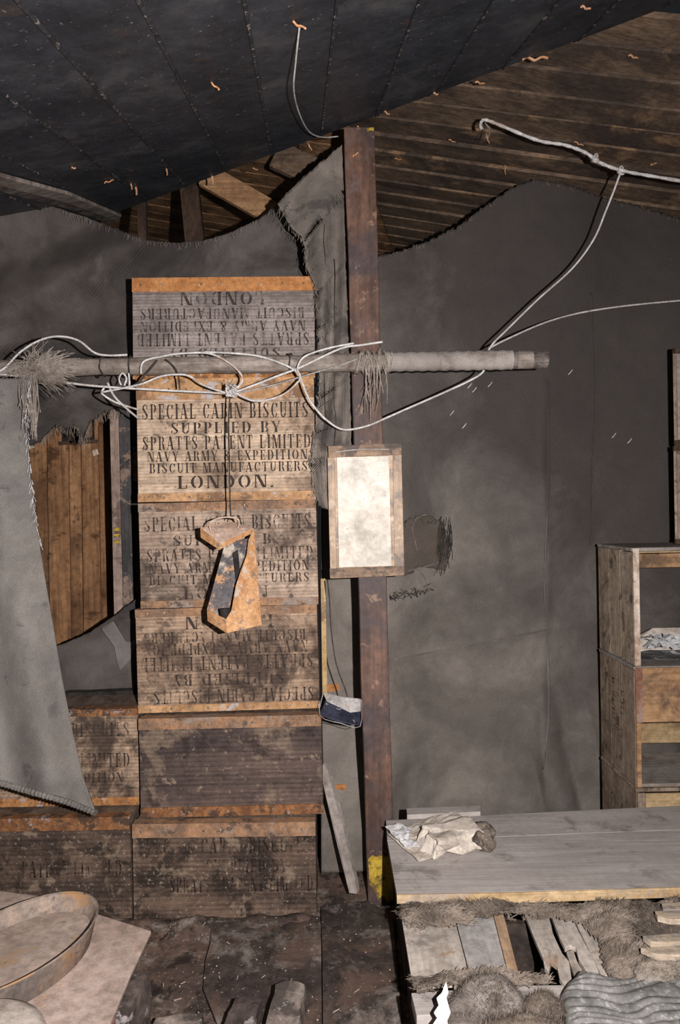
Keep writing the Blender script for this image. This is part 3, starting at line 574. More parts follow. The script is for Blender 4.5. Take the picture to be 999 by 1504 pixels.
BX[4] = biscuit_box(203, 470, 892, 1047, 2.465, -.012, 'box_low', 'ridged brown biscuit box below the tin lamp with inverted lettering', [(0, .075, 'rust_dust'), (.93, 1, 'rust_tan')], 'ink_worn', True,
    [('SPECIAL CABIN BISCUITS', .03, .92, .08, .21), ('SUPPLIED BY', .19, .82, .25, .36), ('SPRATTS PATENT LIMITED', .03, .985, .40, .53), ('NAVY ARMY & EXPEDITION', .055, .965, .55, .66), ('BISCUIT MANUFACTURERS', .065, .965, .67, .77), ('LONDON', .24, .74, .80, .92)], below=BX[5])
BX[3] = biscuit_box(207, 468, 737, 891, 2.46, -.008, 'box_mid', 'stained brown biscuit box directly behind the hanging tin lamp, lettering upright', [(0, .08, 'rust_dust'), (.93, 1, 'rust_dust')], 'ink_worn', False,
    [('SPECIAL CABIN BISCUITS', .03, .975, .13, .265), ('SUPPLIED BY', .19, .82, .31, .41), ('SPRATTS PATENT LIMITED', .04, .985, .44, .555), ('NAVY ARMY & EXPEDITION', .05, .96, .575, .67), ('BISCUIT MANUFACTURERS', .05, .96, .69, .78), ('LONDON', .24, .73, .81, .92)], below=BX[4])
BX[2] = biscuit_box(203, 464, 556, 735, 2.48, 0, 'box_tan', 'palest tan biscuit box just under the pole, upright black stencilled lettering', [(0, .165, 'rust_tan'), (.93, 1, 'rust_tan')], 'ink', below=BX[3])
BX[1] = biscuit_box(195.5, 463, 408, 556, 2.50, 0.008, 'box_grey', 'topmost grey biscuit box with upside-down stencilled lettering and orange top edge', [(0, .135, 'rust_flat'), (.93, 1, 'rust')], 'ink_worn', True, [('SPECIAL CABIN BISCUITS', .03, .95, .05, .155), ('SUPPLIED BY', .19, .82, .205, .30), ('SPRATTS PATENT LIMITED', .03, .985, .325, .45), ('NAVY ARMY & EXPEDITION', .05, .965, .47, .57), ('BISCUIT MANUFACTURERS', .055, .965, .595, .70), ('LONDON', .27, .75, .73, .86)], below=BX[2])
BX[8] = biscuit_box(-80, 193, 1202, 1336, 2.36, .0, 'box_burnt', 'dark greasy biscuit box at floor level behind the round pan', [(0, .12, 'rust_dark')], 'ink_faint', False,
    [('SPRATTS PATENT LIMITED', .1, .96, .42, .58)])
BX[7] = biscuit_box(-60, 205, 1043, 1199, 2.45, .0, 'box_low', 'brown biscuit box partly covered by the grey felt curtain', [(0, .07, 'rust_dark'), (.92, 1, 'rust')], 'ink_worn', False,
    [('SPECIAL CABIN BISCUITS', .05, .96, .14, .28), ('SPRATTS PATENT LIMITED', .05, .96, .46, .60), ('NAVY ARMY & EXPEDITION', .05, .92, .66, .76)], below=BX[8])
for o in BX.values(): del o['top']

# ------------------------------------------------------------------ post, pole, lashings
post = empty('timber_post', P(560, 1325, 2.43), 'square red-brown timber post with yellow paint at its foot', 'post')
pv = []; pf = []; N = 60
for i in range(N + 1):
    t = i / N; y = 186 + t * (1330 - 186); xl = 505 + 36 * t + 1.2 * nz((0, t, 0), 9); xr = 550.5 + 30 * t + 1.2 * nz((5, t, 0), 9)
    a, b = P(xl, y, 2.43), P(xr, y, 2.43); pv += [a, b, b + Vector((0, .09, 0)), a + Vector((0, .09, 0))]
for i in range(N):
    for k in range(4): pf.append((4 * i + k, 4 * i + (k + 1) % 4, 4 * i + 4 + (k + 1) % 4, 4 * i + 4 + k))
pf += [(0, 1, 2, 3), (4 * N, 4 * N + 1, 4 * N + 2, 4 * N + 3)]
obj('timber', pv, pf, M['post'], post, bevel=0.004)
yp = [(541, 1262), (547, 1256), (553, 1259), (559, 1253), (566, 1258), (573, 1255), (577, 1262), (578, 1322), (570, 1326), (562, 1315), (556, 1322), (549, 1305), (543, 1300)]
MB().prism([P(x, y, 2.4285) for x, y in yp], (0, .0015, 0)).build('paint_patch', M['yellow'], post)
MB().prism([P(x, y, 2.4285) for x, y in ((538, 188), (549, 187), (549, 192), (544, 191), (540, 193))], (0, .0015, 0)).build('paint_patch', M['yellow'], post)
DP = 2.385
pole = empty('pole', P(400, 548, DP), 'long grey horizontal pole lashed across the post and boxes', 'pole')
def pole_seg(x0, x1, r, n=14):
    y = lambda x: 541 - 0.0165 * x
    return [P(x0 + (x1 - x0) * i / n, y(x0 + (x1 - x0) * i / n), DP) for i in range(n + 1)]
MB().tube(pole_seg(-80, 792, .03), lambda t: 0.029 + .0018 * math.sin(t * 40) + .001 * math.sin(t * 93), 16, 3).build('shaft', M['pole'], pole, smooth=True)
MB().tube(pole_seg(745, 803, .03), lambda t: 0.0305, 16, 3).build('end_piece', M['pole_end'], pole)
MB().tube(pole_seg(566, 752, .03), lambda t: 0.0325 + .0012 * math.sin(t * 70) + .002 * (t < .04), 16, 8).build('cloth_wrap', M['wrap'], pole, smooth=True)
for x in (152, 193, 427):
    a = P(x, 541 - .0165 * x, DP)
    MB().tube([a + Vector((random.uniform(-.004, .004), .0325 * math.cos(q * .7), .0325 * math.sin(q * .7))) for q in range(10)], .003, 5, 2).build('binding', M['thread_dark'], pole)
# rope lashing at the post
lash = empty('rope_lashing', P(545, 545, DP), 'frayed rope lashing tying the pole to the post', 'rope')
mb = MB(); c = P(545, 532, DP)
for k in range(7):
    ox = -.05 + k * .017 + random.uniform(-.006, .006)
    mb.tube([c + Vector((ox + .012 * math.sin(q * .5 + k), .036 * math.cos(q * .63), .036 * math.sin(q * .63))) for q in range(11)], .0035, 5, 2)
mb.build('coil', M['rope'], lash)
mb = MB()
for k in range(26):
    x = random.uniform(536, 567); y0 = random.uniform(510, 545); l = random.uniform(25, 85)
    mb.tube([P(x, y0, 2.345), P(x + random.uniform(-5, 5), y0 + l * .5, 2.36), P(x + random.uniform(-9, 6), y0 + l, 2.405)], 0.0014, 3, 3)
o = mb.build('loose_strands', M['rope'], lash); o['kind'] = 'stuff'
# frayed tuft round the left end of the pole
tuft = empty('rope_tuft', P(60, 600, DP), 'bushy frayed rope tied round the pole above the grey curtain', 'rope')
mb = MB()
for k in range(520):
    cx, cy = random.gauss(50, 9), random.gauss(545, 6)
    side = random.random(); a = random.gauss(0.0, .5) if side < .65 else random.gauss(math.pi, .5) if side < .8 else random.gauss(-1.2, .5)
    l = random.uniform(22, 62) * (1 if side < .65 else .7)
    ex, ey = cx + l * math.cos(a), cy + l * math.sin(a) * .75
    mb.tube([P(cx, cy, 2.348), P((cx + ex) / 2, (cy + ey) / 2 - 2, 2.33 - random.random() * .02), P(ex, ey, 2.335 - random.random() * .02)], .0009, 3, 2)
o = mb.build('fibres', M['rope'], tuft); o['kind'] = 'stuff'
mb = MB()
for k in range(26):
    x = random.uniform(30, 58); l = random.uniform(50, 105)
    mb.tube([P(x, 545, 2.33), P(x + random.uniform(-4, 4), 545 + l * .5, 2.275), P(x + random.uniform(-6, 6), 545 + l, 2.262)], .0016, 4, 3)
o = mb.build('hanging_strands', M['rope'], tuft); o['kind'] = 'stuff'
mb = MB(); c = P(50, 541, DP)
for k in range(4): mb.tube([c + Vector((-.02 + .012 * k, .036 * math.cos(q * .63), .036 * math.sin(q * .63))) for q in range(11)], .005, 6, 2)
mb.build('coil', M['thread_dark'], tuft)

# ------------------------------------------------------------------ cords
def cord(pts, r, label, m='cord', d=2.335, name='electric_cord', grp='cords strung about the pole'):
    p3 = [P(p[0], p[1], p[2] if len(p) > 2 else d) for p in pts]
    o = MB().tube(p3, r, 7, 6).build(name, M[m], smooth=True); return tag(o, label, 'cord', grp)
cord([(-30, 552), (0, 550), (60, 556), (130, 566), (220, 572), (300, 576), (338, 577), (372, 566), (408, 552), (440, 540), (500, 512), (530, 507), (562, 502)], .0038, 'long white cord running along the pole from frayed tuft to post lashing', d=2.337)
cord([(-30, 545), (0, 545), (30, 517), (58, 500), (86, 494), (115, 500), (139, 518), (160, 522, 2.34), (187, 521, 2.345)], .0036, 'white cord arching above the pole at its far left')
cord([(207, 549), (211, 531), (240, 523), (269, 519), (307, 519), (335, 532), (352, 547), (356, 558), (350, 568), (338, 575)], .0036, 'white cord looping over the pole down to the central knot')
cord([(150, 576), (204, 565), (235, 553), (262, 550), (280, 553), (300, 566), (331, 577)], .0034, 'white cord bowed low between pole and central knot', d=2.325)
cord([(346, 577), (375, 589), (413, 581), (437, 562), (441, 552), (437, 541), (447, 524), (480, 512), (520, 504)], .0034, 'white cord sagging right of the central knot then rising to lashing', d=2.325)
cord([(300, 517), (345, 519), (384, 524), (425, 539), (440, 552), (450, 578), (462, 598), (481, 618), (505, 631, 2.36), (538, 626, 2.40), (567, 614, 2.40), (601, 599, 2.42), (649, 578, 2.45), (692, 558, 2.45), (711, 544, 2.45), (716, 520, 2.46), (724, 505, 2.47), (745, 484, 2.5), (790, 440, 2.55), (840, 395, 2.55), (872, 352, 2.5), (890, 310, 2.45), (902, 280, 2.42), (912, 252, 2.40)], .0036, 'white cord drooping across the post then climbing to the roof cord')
cord([(718, 512, 2.46), (745, 498, 2.5), (800, 474, 2.6), (850, 460, 2.68), (905, 451, 2.72), (960, 445, 2.74), (1040, 438, 2.74)], .0034, 'white cord leading from behind the pole to the right edge')
rc2 = empty('electric_cord', P(850, 235, 2.4), 'thick pale twisted cord slung beneath the roof boards at right', 'cord', 'cords strung about the pole')
MB().tube([P(*p) for p in ((708, 190, 2.42), (706, 183, 2.42), (712, 176, 2.42), (735, 184, 2.42), (790, 206, 2.4), (830, 213, 2.4), (860, 224, 2.4), (880, 238, 2.4), (912, 250, 2.4), (960, 259, 2.4), (1050, 274, 2.4))], lambda t: .0056 + .0008 * math.sin(t * 150), 8, 10).build('cord', M['cord'], rc2, smooth=True)
for x, y in ((875, 233), (912, 251)):
    mb = MB(); c = P(x, y, 2.4)
    for k in range(3): mb.tube([c + Vector((.01 * math.cos(q + k), .009 * math.sin(q * 1.0 + k * 2), .012 * math.sin(q + k * 1.3) + .004 * (k - 1))) for q in [i * .7 for i in range(10)]], .0034, 5, 2)
    mb.build('knot', M['cord'], rc2, smooth=True)
mb = MB()
for e in ((712, 205), (718, 202), (722, 195), (716, 208)): mb.tube([P(712, 180, 2.415), P((712 + e[0]) / 2 + 5, 190, 2.41), P(e[0], e[1], 2.42)], .0012, 4, 3)
mb.build('frayed_end', M['thread'], rc2)
cord([(158, 562), (168, 582, 2.36), (186, 600, 2.38), (204, 615, 2.46)], .0036, 'short white cord dangling below pole, lower of two beside jamb', d=2.35)
cord([(153, 570), (150, 578), (168, 590, 2.36), (188, 597, 2.4), (204, 602, 2.46)], .0034, 'short white cord dangling below pole, upper of two beside jamb', d=2.34)
cord([(178, 566), (175, 556), (180, 548), (186, 556), (183, 566), (190, 566), (189, 548)], .003, 'small white cord loop tucked under pole left of boxes', d=2.345)
cord([(231, 529), (222, 540), (212, 552), (203, 562), (190, 568), (170, 566)], .0034, 'dark grey cord slanting down from pole over the topmost box edge', 'thread_dark', 2.335)
cord([(243, 528), (252, 535), (260, 546), (263, 560), (264, 574)], .003, 'dark grey cord crossing the pole to the lower white cord', 'thread_dark', 2.338)
cord([(345, 578), (400, 566), (450, 551), (500, 536), (525, 527)], .003, 'grey twine stretched from central knot to post lashing', 'cord_grey', 2.338)
kn = empty('cord_knot', P(339, 585, 2.33), 'bunched white knot where the cords meet above the lamp', 'knot')
mb = MB(); c = P(340, 574, 2.33)
for k in range(6): mb.tube([c + Vector((.016 * math.cos(q + k), .012 * math.sin(q * 1.3 + k), .018 * math.sin(q + k * 1.9))) for q in [i * .7 for i in range(9)]], .003, 5, 2)
mb.build('coil', M['cord'], kn, smooth=True)
mb = MB()
for k in range(12):
    x = 338 + random.uniform(-8, 8); mb.tube([c + Vector((0, -.012, 0)), P((340 + x) / 2, 566, 2.31), P(x + random.uniform(-4, 4), 558 + random.uniform(-4, 14), 2.315)], .001, 3, 2)
mb.build('loose_ends', M['rope'], kn)
cord([(338, 578, 2.325), (336, 620, 2.325), (337, 690, 2.315), (338, 740, 2.30), (339, 758, 2.265)], .0026, 'dark twine from which the tin lamp hangs', 'thread_dark', name='lamp_twine', grp=None)
# ceiling cord with clip
def ceil_pt(px, py):
    n = EB.cross(E(1) - E(0)); o = Vector((0, 0, CZ)); r = P(px, py, 1) - o
    return o + r * ((E(0) - o).dot(n) / r.dot(n)) - Vector((0, 0, 0.003))
wc = [ceil_pt(440, 36)] + [ceil_pt(x, y) - Vector((0, 0, z)) for x, y, z in ((434, 70, .03), (431, 100, .05), (438, 135, .05), (450, 168, .04), (462, 184, .03), (478, 192, .02), (497, 194, .012))]
tag(MB().tube(wc, .0022, 6, 6).build('electric_cord', M['cord'], smooth=True), 'thin pale cord hanging from the black ceiling beside the post top', 'cord', 'cords strung about the pole')
CLIPS = [(436, 31, 28, .45), (314, 121, 20, .7), (245, 248, 12, 1.5), (193, 270, 10, 1.5), (200, 275, 16, 1.5), (312, 259, 16, 1.5), (160, 264, 14, -.4), (375, 246, 7, .2), (860, 8, 14, .1), (786, 83, 38, -.08), (528, 187, 10, .9), (568, 163, 8, .5), (705, 119, 13, .1), (455, 213, 10, 1), (108, 244, 5, 0), (640, 135, 6, .2)]
def clip(c, l, ang, lab):
    d = Vector((math.cos(ang), 0, -math.sin(ang))); mb = MB(); n = 6; R = .0038 if l > .04 else .0024
    mb.tube([c + d * (l * (i / n - .5)) + Vector((0, -.004 * math.sin(i * 1.1), -.003 + .07 * l * math.sin(i * 1.7))) for i in range(n + 1)], R, 5, 2)
    tag(mb.build('metal_clip', M['copper']), lab, 'clip', 'orange scraps fixed overhead')
CL = ['longest orange clip, holding the thin ceiling cord', 'orange scrap alone in the middle of the black ceiling', 'orange scrap hanging above the sagging felt edge, left of the rafters', 'left one of two orange scraps side by side near the felt', 'right one of two orange scraps side by side near the felt',
      'orange scrap at the ceiling edge directly above the rafter', 'slanting orange scrap above the grey batten', 'tiny orange scrap at the ceiling edge above the slanting board', 'orange scrap at the very top right of the black ceiling', 'long flat orange scrap at the ceiling edge on the right',
      'orange scrap at the top of the post', 'orange scrap at the ceiling edge just right of the post', 'round orange scrap at the ceiling edge above the roof cord end', 'orange scrap below the thin ceiling cord end', 'tiny orange scrap at far left of the black ceiling', 'tiny orange scrap at the ceiling edge between post and roof cord']
for i, (x, y, l, a) in enumerate(CLIPS):
    c = ceil_pt(x, y); clip(c, l / F * c.y, a, CL[i])
RL = ['orange scrap dangling beside the frayed roof cord end', 'orange scrap just above the middle of the roof cord', 'upright orange scrap on roof boards over the felt edge', 'faint orange scrap on roof boards close to the post', 'orange scrap left of the frayed roof cord end', 'orange scrap on roof boards at the far right above cord', 'orange scrap on the uppermost roof boards at top right', 'slanting orange scrap on the front of the post top']
for i, (x, y, l, a) in enumerate(((716, 202, 14, 1.2), (850, 210, 14, .3), (742, 248, 13, 1.5), (585, 233, 10, .1), (664, 206, 10, .3), (960, 240, 10, -.4), (930, 82, 14, .2), (522, 226, 10, -.7))):
    r_ = P(x, y, 1.0) - Vector((0, 0, CZ)); n_ = RD.cross(RP); s_ = (Vector((0.174, 3.0, 1.577)).dot(n_) / r_.dot(n_)) - .012
    if i == 7: s_ = 2.425
    clip(P(x, y, s_), l / F * s_, a, RL[i])

# ------------------------------------------------------------------ plaque on the post
pq = empty('plaque', P(540, 848, 2.41), 'varnished board with blank cream paper fixed to the post', 'plaque')
MB().prism([P(x, y, 2.405) for x, y in ((482, 657), (589, 651), (594, 845), (486, 850))], (0, .02, 0)).build('board', M['plaque'], pq, bevel=0.002)
for q in (((482, 655), (590, 650), (590, 668), (483, 672)), ((484, 835), (594, 831), (594, 845), (485, 850)), ((481, 672), (491, 672), (495, 836), (485, 836)), ((577, 668), (590, 668), (594, 832), (580, 832))):
    MB().prism([P(x, y, 2.400) for x, y in q], (0, .005, 0)).build('frame_strip', M['plaque_bar'] if q[0][1] in (655, 835) else M['plaque'], pq, bevel=0.001)
MB().prism([P(x, y, 2.396) for x, y in ((495, 672), (571, 670), (575, 831), (498, 833))], (0, .003, 0)).build('paper', M['paper'], pq)
MB().tube([P(492, 664, 2.397), P(530, 660, 2.395), P(572, 660, 2.397)], .002, 5).build('wire_clip', M['tin_grey'], pq)
# dangling wire and folded tin
cord([(481, 852, 2.42), (484, 880, 2.42), (487, 930, 2.42), (494, 975, 2.41), (507, 1012, 2.39), (514, 1036, 2.37)], .0022, 'thin dark wire dangling from the plaque down to the folded tin', 'thread_dark', name='wire', grp=None)
ft = empty('folded_tin', P(500, 1062, 2.36), 'small folded blue-black tin scrap dangling beside the post', 'tin')
MB().prism([P(475, 1018, 2.37), P(503, 1024, 2.37), P(530, 1027, 2.37), P(530, 1045, 2.345), P(515, 1047, 2.345), P(480, 1030, 2.345)], (0, .002, .001)).build('upper_flap', M['tin_grey'], ft)
MB().prism([P(478, 1029, 2.343), P(513, 1047, 2.343), P(530, 1045, 2.343), P(529, 1066, 2.36), P(500, 1061, 2.36), P(470, 1051, 2.36)], (0, .002, 0)).build('lower_flap', M['tin_blue'], ft)
MB().tube([P(475, 1018, 2.368), P(470, 1051, 2.358), P(500, 1062, 2.358), P(529, 1067, 2.358), P(531, 1028, 2.368)], .0012, 5, 3).build('rolled_rim', M['tin_grey'], ft)
# laths and the leaning plank
tag(MB().prism([P(471, 850, 2.55), P(478, 850, 2.55), P(481, 1025, 2.53), P(474, 1025, 2.53)], (0, .012, 0)).build('lath', M['lath'], bevel=.001), 'pale yellow lath upright at the right side of box stack', 'lath')
pl = MB().prism([P(474, 1122, 2.52), P(480, 1128, 2.52), P(504, 1215, 2.46), P(523, 1300, 2.40), P(524, 1313, 2.39), P(513, 1312, 2.39), P(495, 1240, 2.43), P(474, 1150, 2.50)], (0.01, .016, 0)).build('plank', M['greyplank_z'], bevel=.001)
tag(pl, 'narrow grey plank leaning between the bottom box and post', 'plank')

# ------------------------------------------------------------------ hanging tin lamp
lamp = empty('tin_lamp', P(345, 930, 2.27), 'rusty open-sided tin lamp hanging on twine before the boxes', 'lamp')
A, B_, C_, D_ = P(294.6, 775, 2.235), P(342, 766, 2.30), P(373, 776, 2.275), P(322.6, 798, 2.195)
tp = MB().prism([A, B_, C_, D_], (0, .002, -.003)).build('top_plate', M['tin_top'], lamp, bevel=.001)
mb = MB(); dn = lambda p, k: p + Vector((0, .004, -k))
mb.prism([A, D_, dn(D_, .021), dn(A, .032)], (.001, .003, 0)); mb.prism([D_, C_, dn(C_, .012), dn(D_, .019)], (0, .003, 0)); mb.prism([A, B_, dn(B_, .02), dn(A, .03)], (0, -.002, 0))
mb.build('top_rim', M['tin'], lamp)
MB().tube([P(310, 780, 2.225), P(308, 772, 2.222), P(312, 765, 2.225), P(322, 761, 2.24), (P(334, 759.5, 2.255)), P(346, 761, 2.265), P(351.5, 766, 2.265), P(349.5, 776, 2.25)], .0026, 7).build('handle', M['tin_top'], lamp, smooth=True)
rp = [(365, 793, 2.25), (373, 778, 2.272), (384, 918, 2.235), (333, 930, 2.17), (332, 909.5, 2.18), (340, 897, 2.19), (346.5, 860, 2.205), (354.5, 836, 2.22), (362.5, 814.5, 2.24)]
MB().prism([P(*q) for q in rp], (.001, .002, 0)).build('side_panel', M['tin'], lamp)
MB().prism([P(*q) for q in ((304, 895.6, 2.225), (305, 912, 2.225), (333, 930, 2.17), (332, 909.5, 2.18))], (.001, .002, 0)).build('front_lip', M['tin'], lamp)
MB().prism([P(*q) for q in ((330, 800, 2.275), (374, 788, 2.305), (382, 912, 2.29), (306, 912, 2.265), (304, 895.6, 2.245))], (0, .002, 0)).build('back_panel', M['tin_in'], lamp)
MB().prism([P(*q) for q in ((305, 911.5, 2.226), (333, 929.5, 2.172), (384, 917, 2.236), (382, 911, 2.29), (306, 911, 2.266))], (0, 0, .002)).build('base_plate', M['tin'], lamp)
MB().prism([P(*q) for q in ((342, 812, 2.262), (349, 808, 2.262), (353, 850, 2.262), (347.5, 862, 2.262))], (.001, .003, 0)).build('inner_flange', M['soot'], lamp)
cc = P(331, 908, 2.212)
MB().lathe([(.014, 0), (.019, .03), (.0165, .03), (.012, .006)], cc, n=16).build('candle_cup', M['soot'], lamp, smooth=False)

# ------------------------------------------------------------------ crates on the right
XC = P(930, 900, 2.50).x; Y0, Y1 = 2.50, 2.83
zt = [P(930, y, 2.50).z for y in (804, 978, 1157)]; zb3 = 0.0
T = .014
def crate(z0, z1, label, side, top, parts):
    t = empty('crate', (XC + .3, (Y0 + Y1) / 2, z0), label, 'crate', 'open wooden crates stacked at the right')
    m = 0.0015
    nb = 3; wy = (Y1 - Y0) / nb
    for i in range(nb): MB().box(XC, XC + T, Y0 + i * wy + .0006, Y0 + (i + 1) * wy - .0006, z0 + m, z1 - T - m - .002 * (i == 0)).build('side_board', M[side], t, bevel=.001)
    MB().box(XC + .62 - T, XC + .62, Y0, Y1, z0 + m, z1 - T - m).build('side_board', M[side], t)
    MB().box(XC - .003, XC + .623, Y0 - .004, Y1, z1 - T, z1 - m).build('top_board', M[top], t, bevel=.002)
    for name, b, mm in parts: MB().box(*b).build(name, M[mm], t, bevel=.0015)
    return t
XR = XC + .62 - T - .001
zA0 = zt[1]
crate(zA0, zt[0], 'topmost open crate with white flakes lying inside', 'crate', 'crate_top',
      [('back_rail', (XC + T + .001, XR, Y1 - T, Y1, zt[0] - T - .085, zt[0] - T - .002), 'crate_warm'), ('front_edge', (XC - .001, XC + .02, Y0 - .012, Y0 - .0005, zA0 + .002, zt[0] - .003), 'crate_end'),
       ('front_rail', (XC + .0205, XR, Y0 - .004, Y0 + .008, zt[0] - T - .006, zt[0] - T - .001), 'crate_yel')])
crate(zt[2], zt[1], 'middle crate with a rust-brown front board above an open gap', 'crate_d', 'crate_top',
      [('front_board', (XC + .001, XR, Y0 - .012, Y0 - .001, zt[1] - .195, zt[1] - .006), 'crate_warm'), ('corner_strip', (XC + .001, XC + .024, Y0 - .015, Y0 - .0125, zt[1] - .195, zt[1] - .006), 'brick_red'), ('corner_post', (XC + .001, XC + .017, Y0 - .011, Y0 - .001, zt[2] + .004, zt[1] - .197), 'crate_warm'),
       ('back_board', (XC + T + .001, XR, Y1 - T, Y1, zt[2] + .05, zt[1] - T - .003), 'crate_yel'), ('bottom_board', (XC + T + .001, XR, Y0 - .002, Y1 - T - .001, zt[2] + .002, zt[2] + .014), 'crate_top')])
crate(0.0, zt[2], 'lowest crate of the stack half hidden behind the bench', 'crate_d', 'crate_d',
      [('front_board', (XC + .03, XR, Y0 - .010, Y0 - .001, zt[2] - .095, zt[2] - T - .004), 'crate_yel'), ('corner_post', (XC + .001, XC + .029, Y0 - .012, Y0 - .001, .0, zt[2] - T - .002), 'crate_d'), ('front_board', (XC + .03, XR, Y0 - .010, Y0 - .001, .01, zt[2] - .10), 'crate_warm')])
# stencil marks on the middle crate's side
mb = MB()
for i, (txt, yy) in enumerate((('LIMITED', .10), ('NAVY ARMY', .14), ('BISCUIT', .18))):
    adv = sum(GL[c][0] + .08 for c in txt); k = .20 / adv; zc = zt[1] - .08
    for c in txt:
        for q in GL[c][1]: mb.add([Vector((XC - .0008, Y0 + yy + b * .026, zc - a * k)) for a, b in q], [(0, 1, 2, 3)])
        zc -= (GL[c][0] + .08) * k
side2 = [o for o in bpy.data.objects if o.name.startswith('crate') and o.get('label', '').startswith('middle')][0]
mb.build('lettering', M['ink_faint'], side2)['kind'] = 'stuff'
# two boxes standing above, cut by the frame
for (ya, yb, lab) in ((655, 790, 'lower of two boxes at the right frame edge resting on the crates'), (512, 651, 'upper of two boxes at the right frame edge above the crates')):
    a, b = P(988, ya, 2.66), P(989, yb, 2.66)
    if ya > 600: b.z = zt[0] + .0; zl = a.z
    else: b.z = zl + .002
    t = empty('storage_box', (a.x + .25, 2.72, b.z), lab, 'box', 'boxes above the crates')
    e_ = 0 if ya < 600 else .003
    MB().prism([(a.x + e_, 2.66, b.z), (a.x + .5, 2.66, b.z), (a.x + .5 + .06, 2.80, b.z), (a.x + e_ + .068, 2.80, b.z)], (0, 0, a.z - b.z)).build('body', M['crate_d' if ya < 600 else 'crate'], t, bevel=.004)
    MB().box(a.x + .012, a.x + .5, 2.652, 2.6595, b.z + .02, a.z - .02).build('front_panel', M['crate_top' if ya < 600 else 'jamb_bare'], t, bevel=.002)
    for z in (b.z + .001, a.z - .019): MB().box(a.x + .001, a.x + .5, 2.649, 2.6595, z, z + .018).build('edge_strip', M['rafter'], t)
# sheets lying inside the top crate
def crumple(name, pts2, m, parent=None, amp=.01, seed=0, n=22, solid=.0015, base=0.0):
    """pts2: world XY outline around a base height; a crinkled sheet filling it"""
    c = sum((Vector((p[0], p[1])) for p in pts2), Vector((0, 0))) / len(pts2); v = []; f = []
    ring = [poly_at([(p[0], p[1]) for p in pts2] + [(pts2[0][0], pts2[0][1])], i / 40) for i in range(40)]
    R = 8
    for j in range(R + 1):
        for q in ring:
            k = j / R; x, y = c.x + (q[0] - c.x) * k, c.y + (q[1] - c.y) * k
            z = base + amp * (1 + nz((x, y, seed), 18)) * .6 + amp * .7 * abs(nz((x, y, seed + 5), 45))
            v.append((x, y, z))
    for j in range(R):
        for i in range(40): f.append((j * 40 + i, j * 40 + (i + 1) % 40, (j + 1) * 40 + (i + 1) % 40, (j + 1) * 40 + i))
    return obj(name, v, f, m, parent, solid=solid)
zf = zt[1] + .003
o = crumple('charred_paper', [(XC + .04, 2.56), (XC + .2, 2.52), (XC + .5, 2.54), (XC + .5, 2.68), (XC + .15, 2.71), (XC + .05, 2.66)], M['news'], None, .012, 2, base=zf)
tag(o, 'blackened paper sheet lying inside the topmost crate', 'paper')
o = MB().prism([(XC + .06, 2.73, zf), (XC + .5, 2.73, zf), (XC + .5, 2.805, zf + .07), (XC + .2, 2.805, zf + .07), (XC + .09, 2.79, zf + .02)], (0, 0, .006)).build('card_sheet', M['crumple'])
tag(o, 'grey-buff card propped at the back of the topmost crate', 'card')
mb = MB()
for k in range(46):
    c = Vector((XC + .16 + random.uniform(-.05, .16), 2.67 + random.uniform(-.03, .02), zf + .035 + random.uniform(0, .035))); a = random.uniform(0, 6.28); s = random.uniform(.012, .028)
    e1 = Vector((math.cos(a), math.sin(a), random.uniform(-.6, .6))) * s; e2 = Vector((-math.sin(a), math.cos(a), random.uniform(-.8, .8))) * s
    mb.prism([c - e1, c + e2 * .8, c + e1, c - e2], (0, 0, .001))
tag(mb.build('white_flakes', M['flake']), 'heap of white paper flakes inside the topmost crate', 'flakes', kind='stuff')

# ------------------------------------------------------------------ bench on the right
ZB = .30
bench = empty('bench', PZ(780, 1260, ZB) - Vector((0, 0, ZB)), 'low grey plank bench in front of the felt and crates', 'bench')
def on(pl, z): return [PZ(x, y, z) for x, y in pl]
MB().prism(on([(567, 1205), (1100, 1178), (1100, 1214.6), (569, 1234.6)], ZB), (0, 0, -.02)).build('plank', M['greyplank'], bench, bevel=.0004)
MB().prism(on([(569.2, 1235), (1100, 1215), (1100, 1300), (583, 1314)], ZB - .001), (0, 0, -.02)).build('plank', M['greyplank'], bench, bevel=.0004)
q = on([(583, 1314.5), (760, 1311), (1100, 1300.5)], ZB)
MB().prism([q[0], q[1], q[2], q[2] + Vector((0, -.006, -.022)), q[1] + Vector((0, -.006, -.025)), q[0] + Vector((0, -.004, -.021))], (0, .004, 0)).build('raw_edge', M['rawedge'], bench)
a, b = PZ(575, 1225, ZB), PZ(1080, 1215, ZB)
MB().box(a.x + .012, a.x + .035, 1.96, 2.36, .0, ZB - .022).build('side_board', M['dark_wood'], bench)
MB().box(a.x + .04, 1.2, 2.33, 2.355, .0, ZB - .022).build('back_board', M['dark_wood'], bench)
o = MB().prism(on([(597, 1187), (706, 1183), (706, 1192), (598, 1197)], ZB + .012), (0, 0, -(ZB + .011))).build('wood_block', M['greyplank'], bevel=.002); tag(o, 'small grey block lying behind the bench edge near the post', 'block')
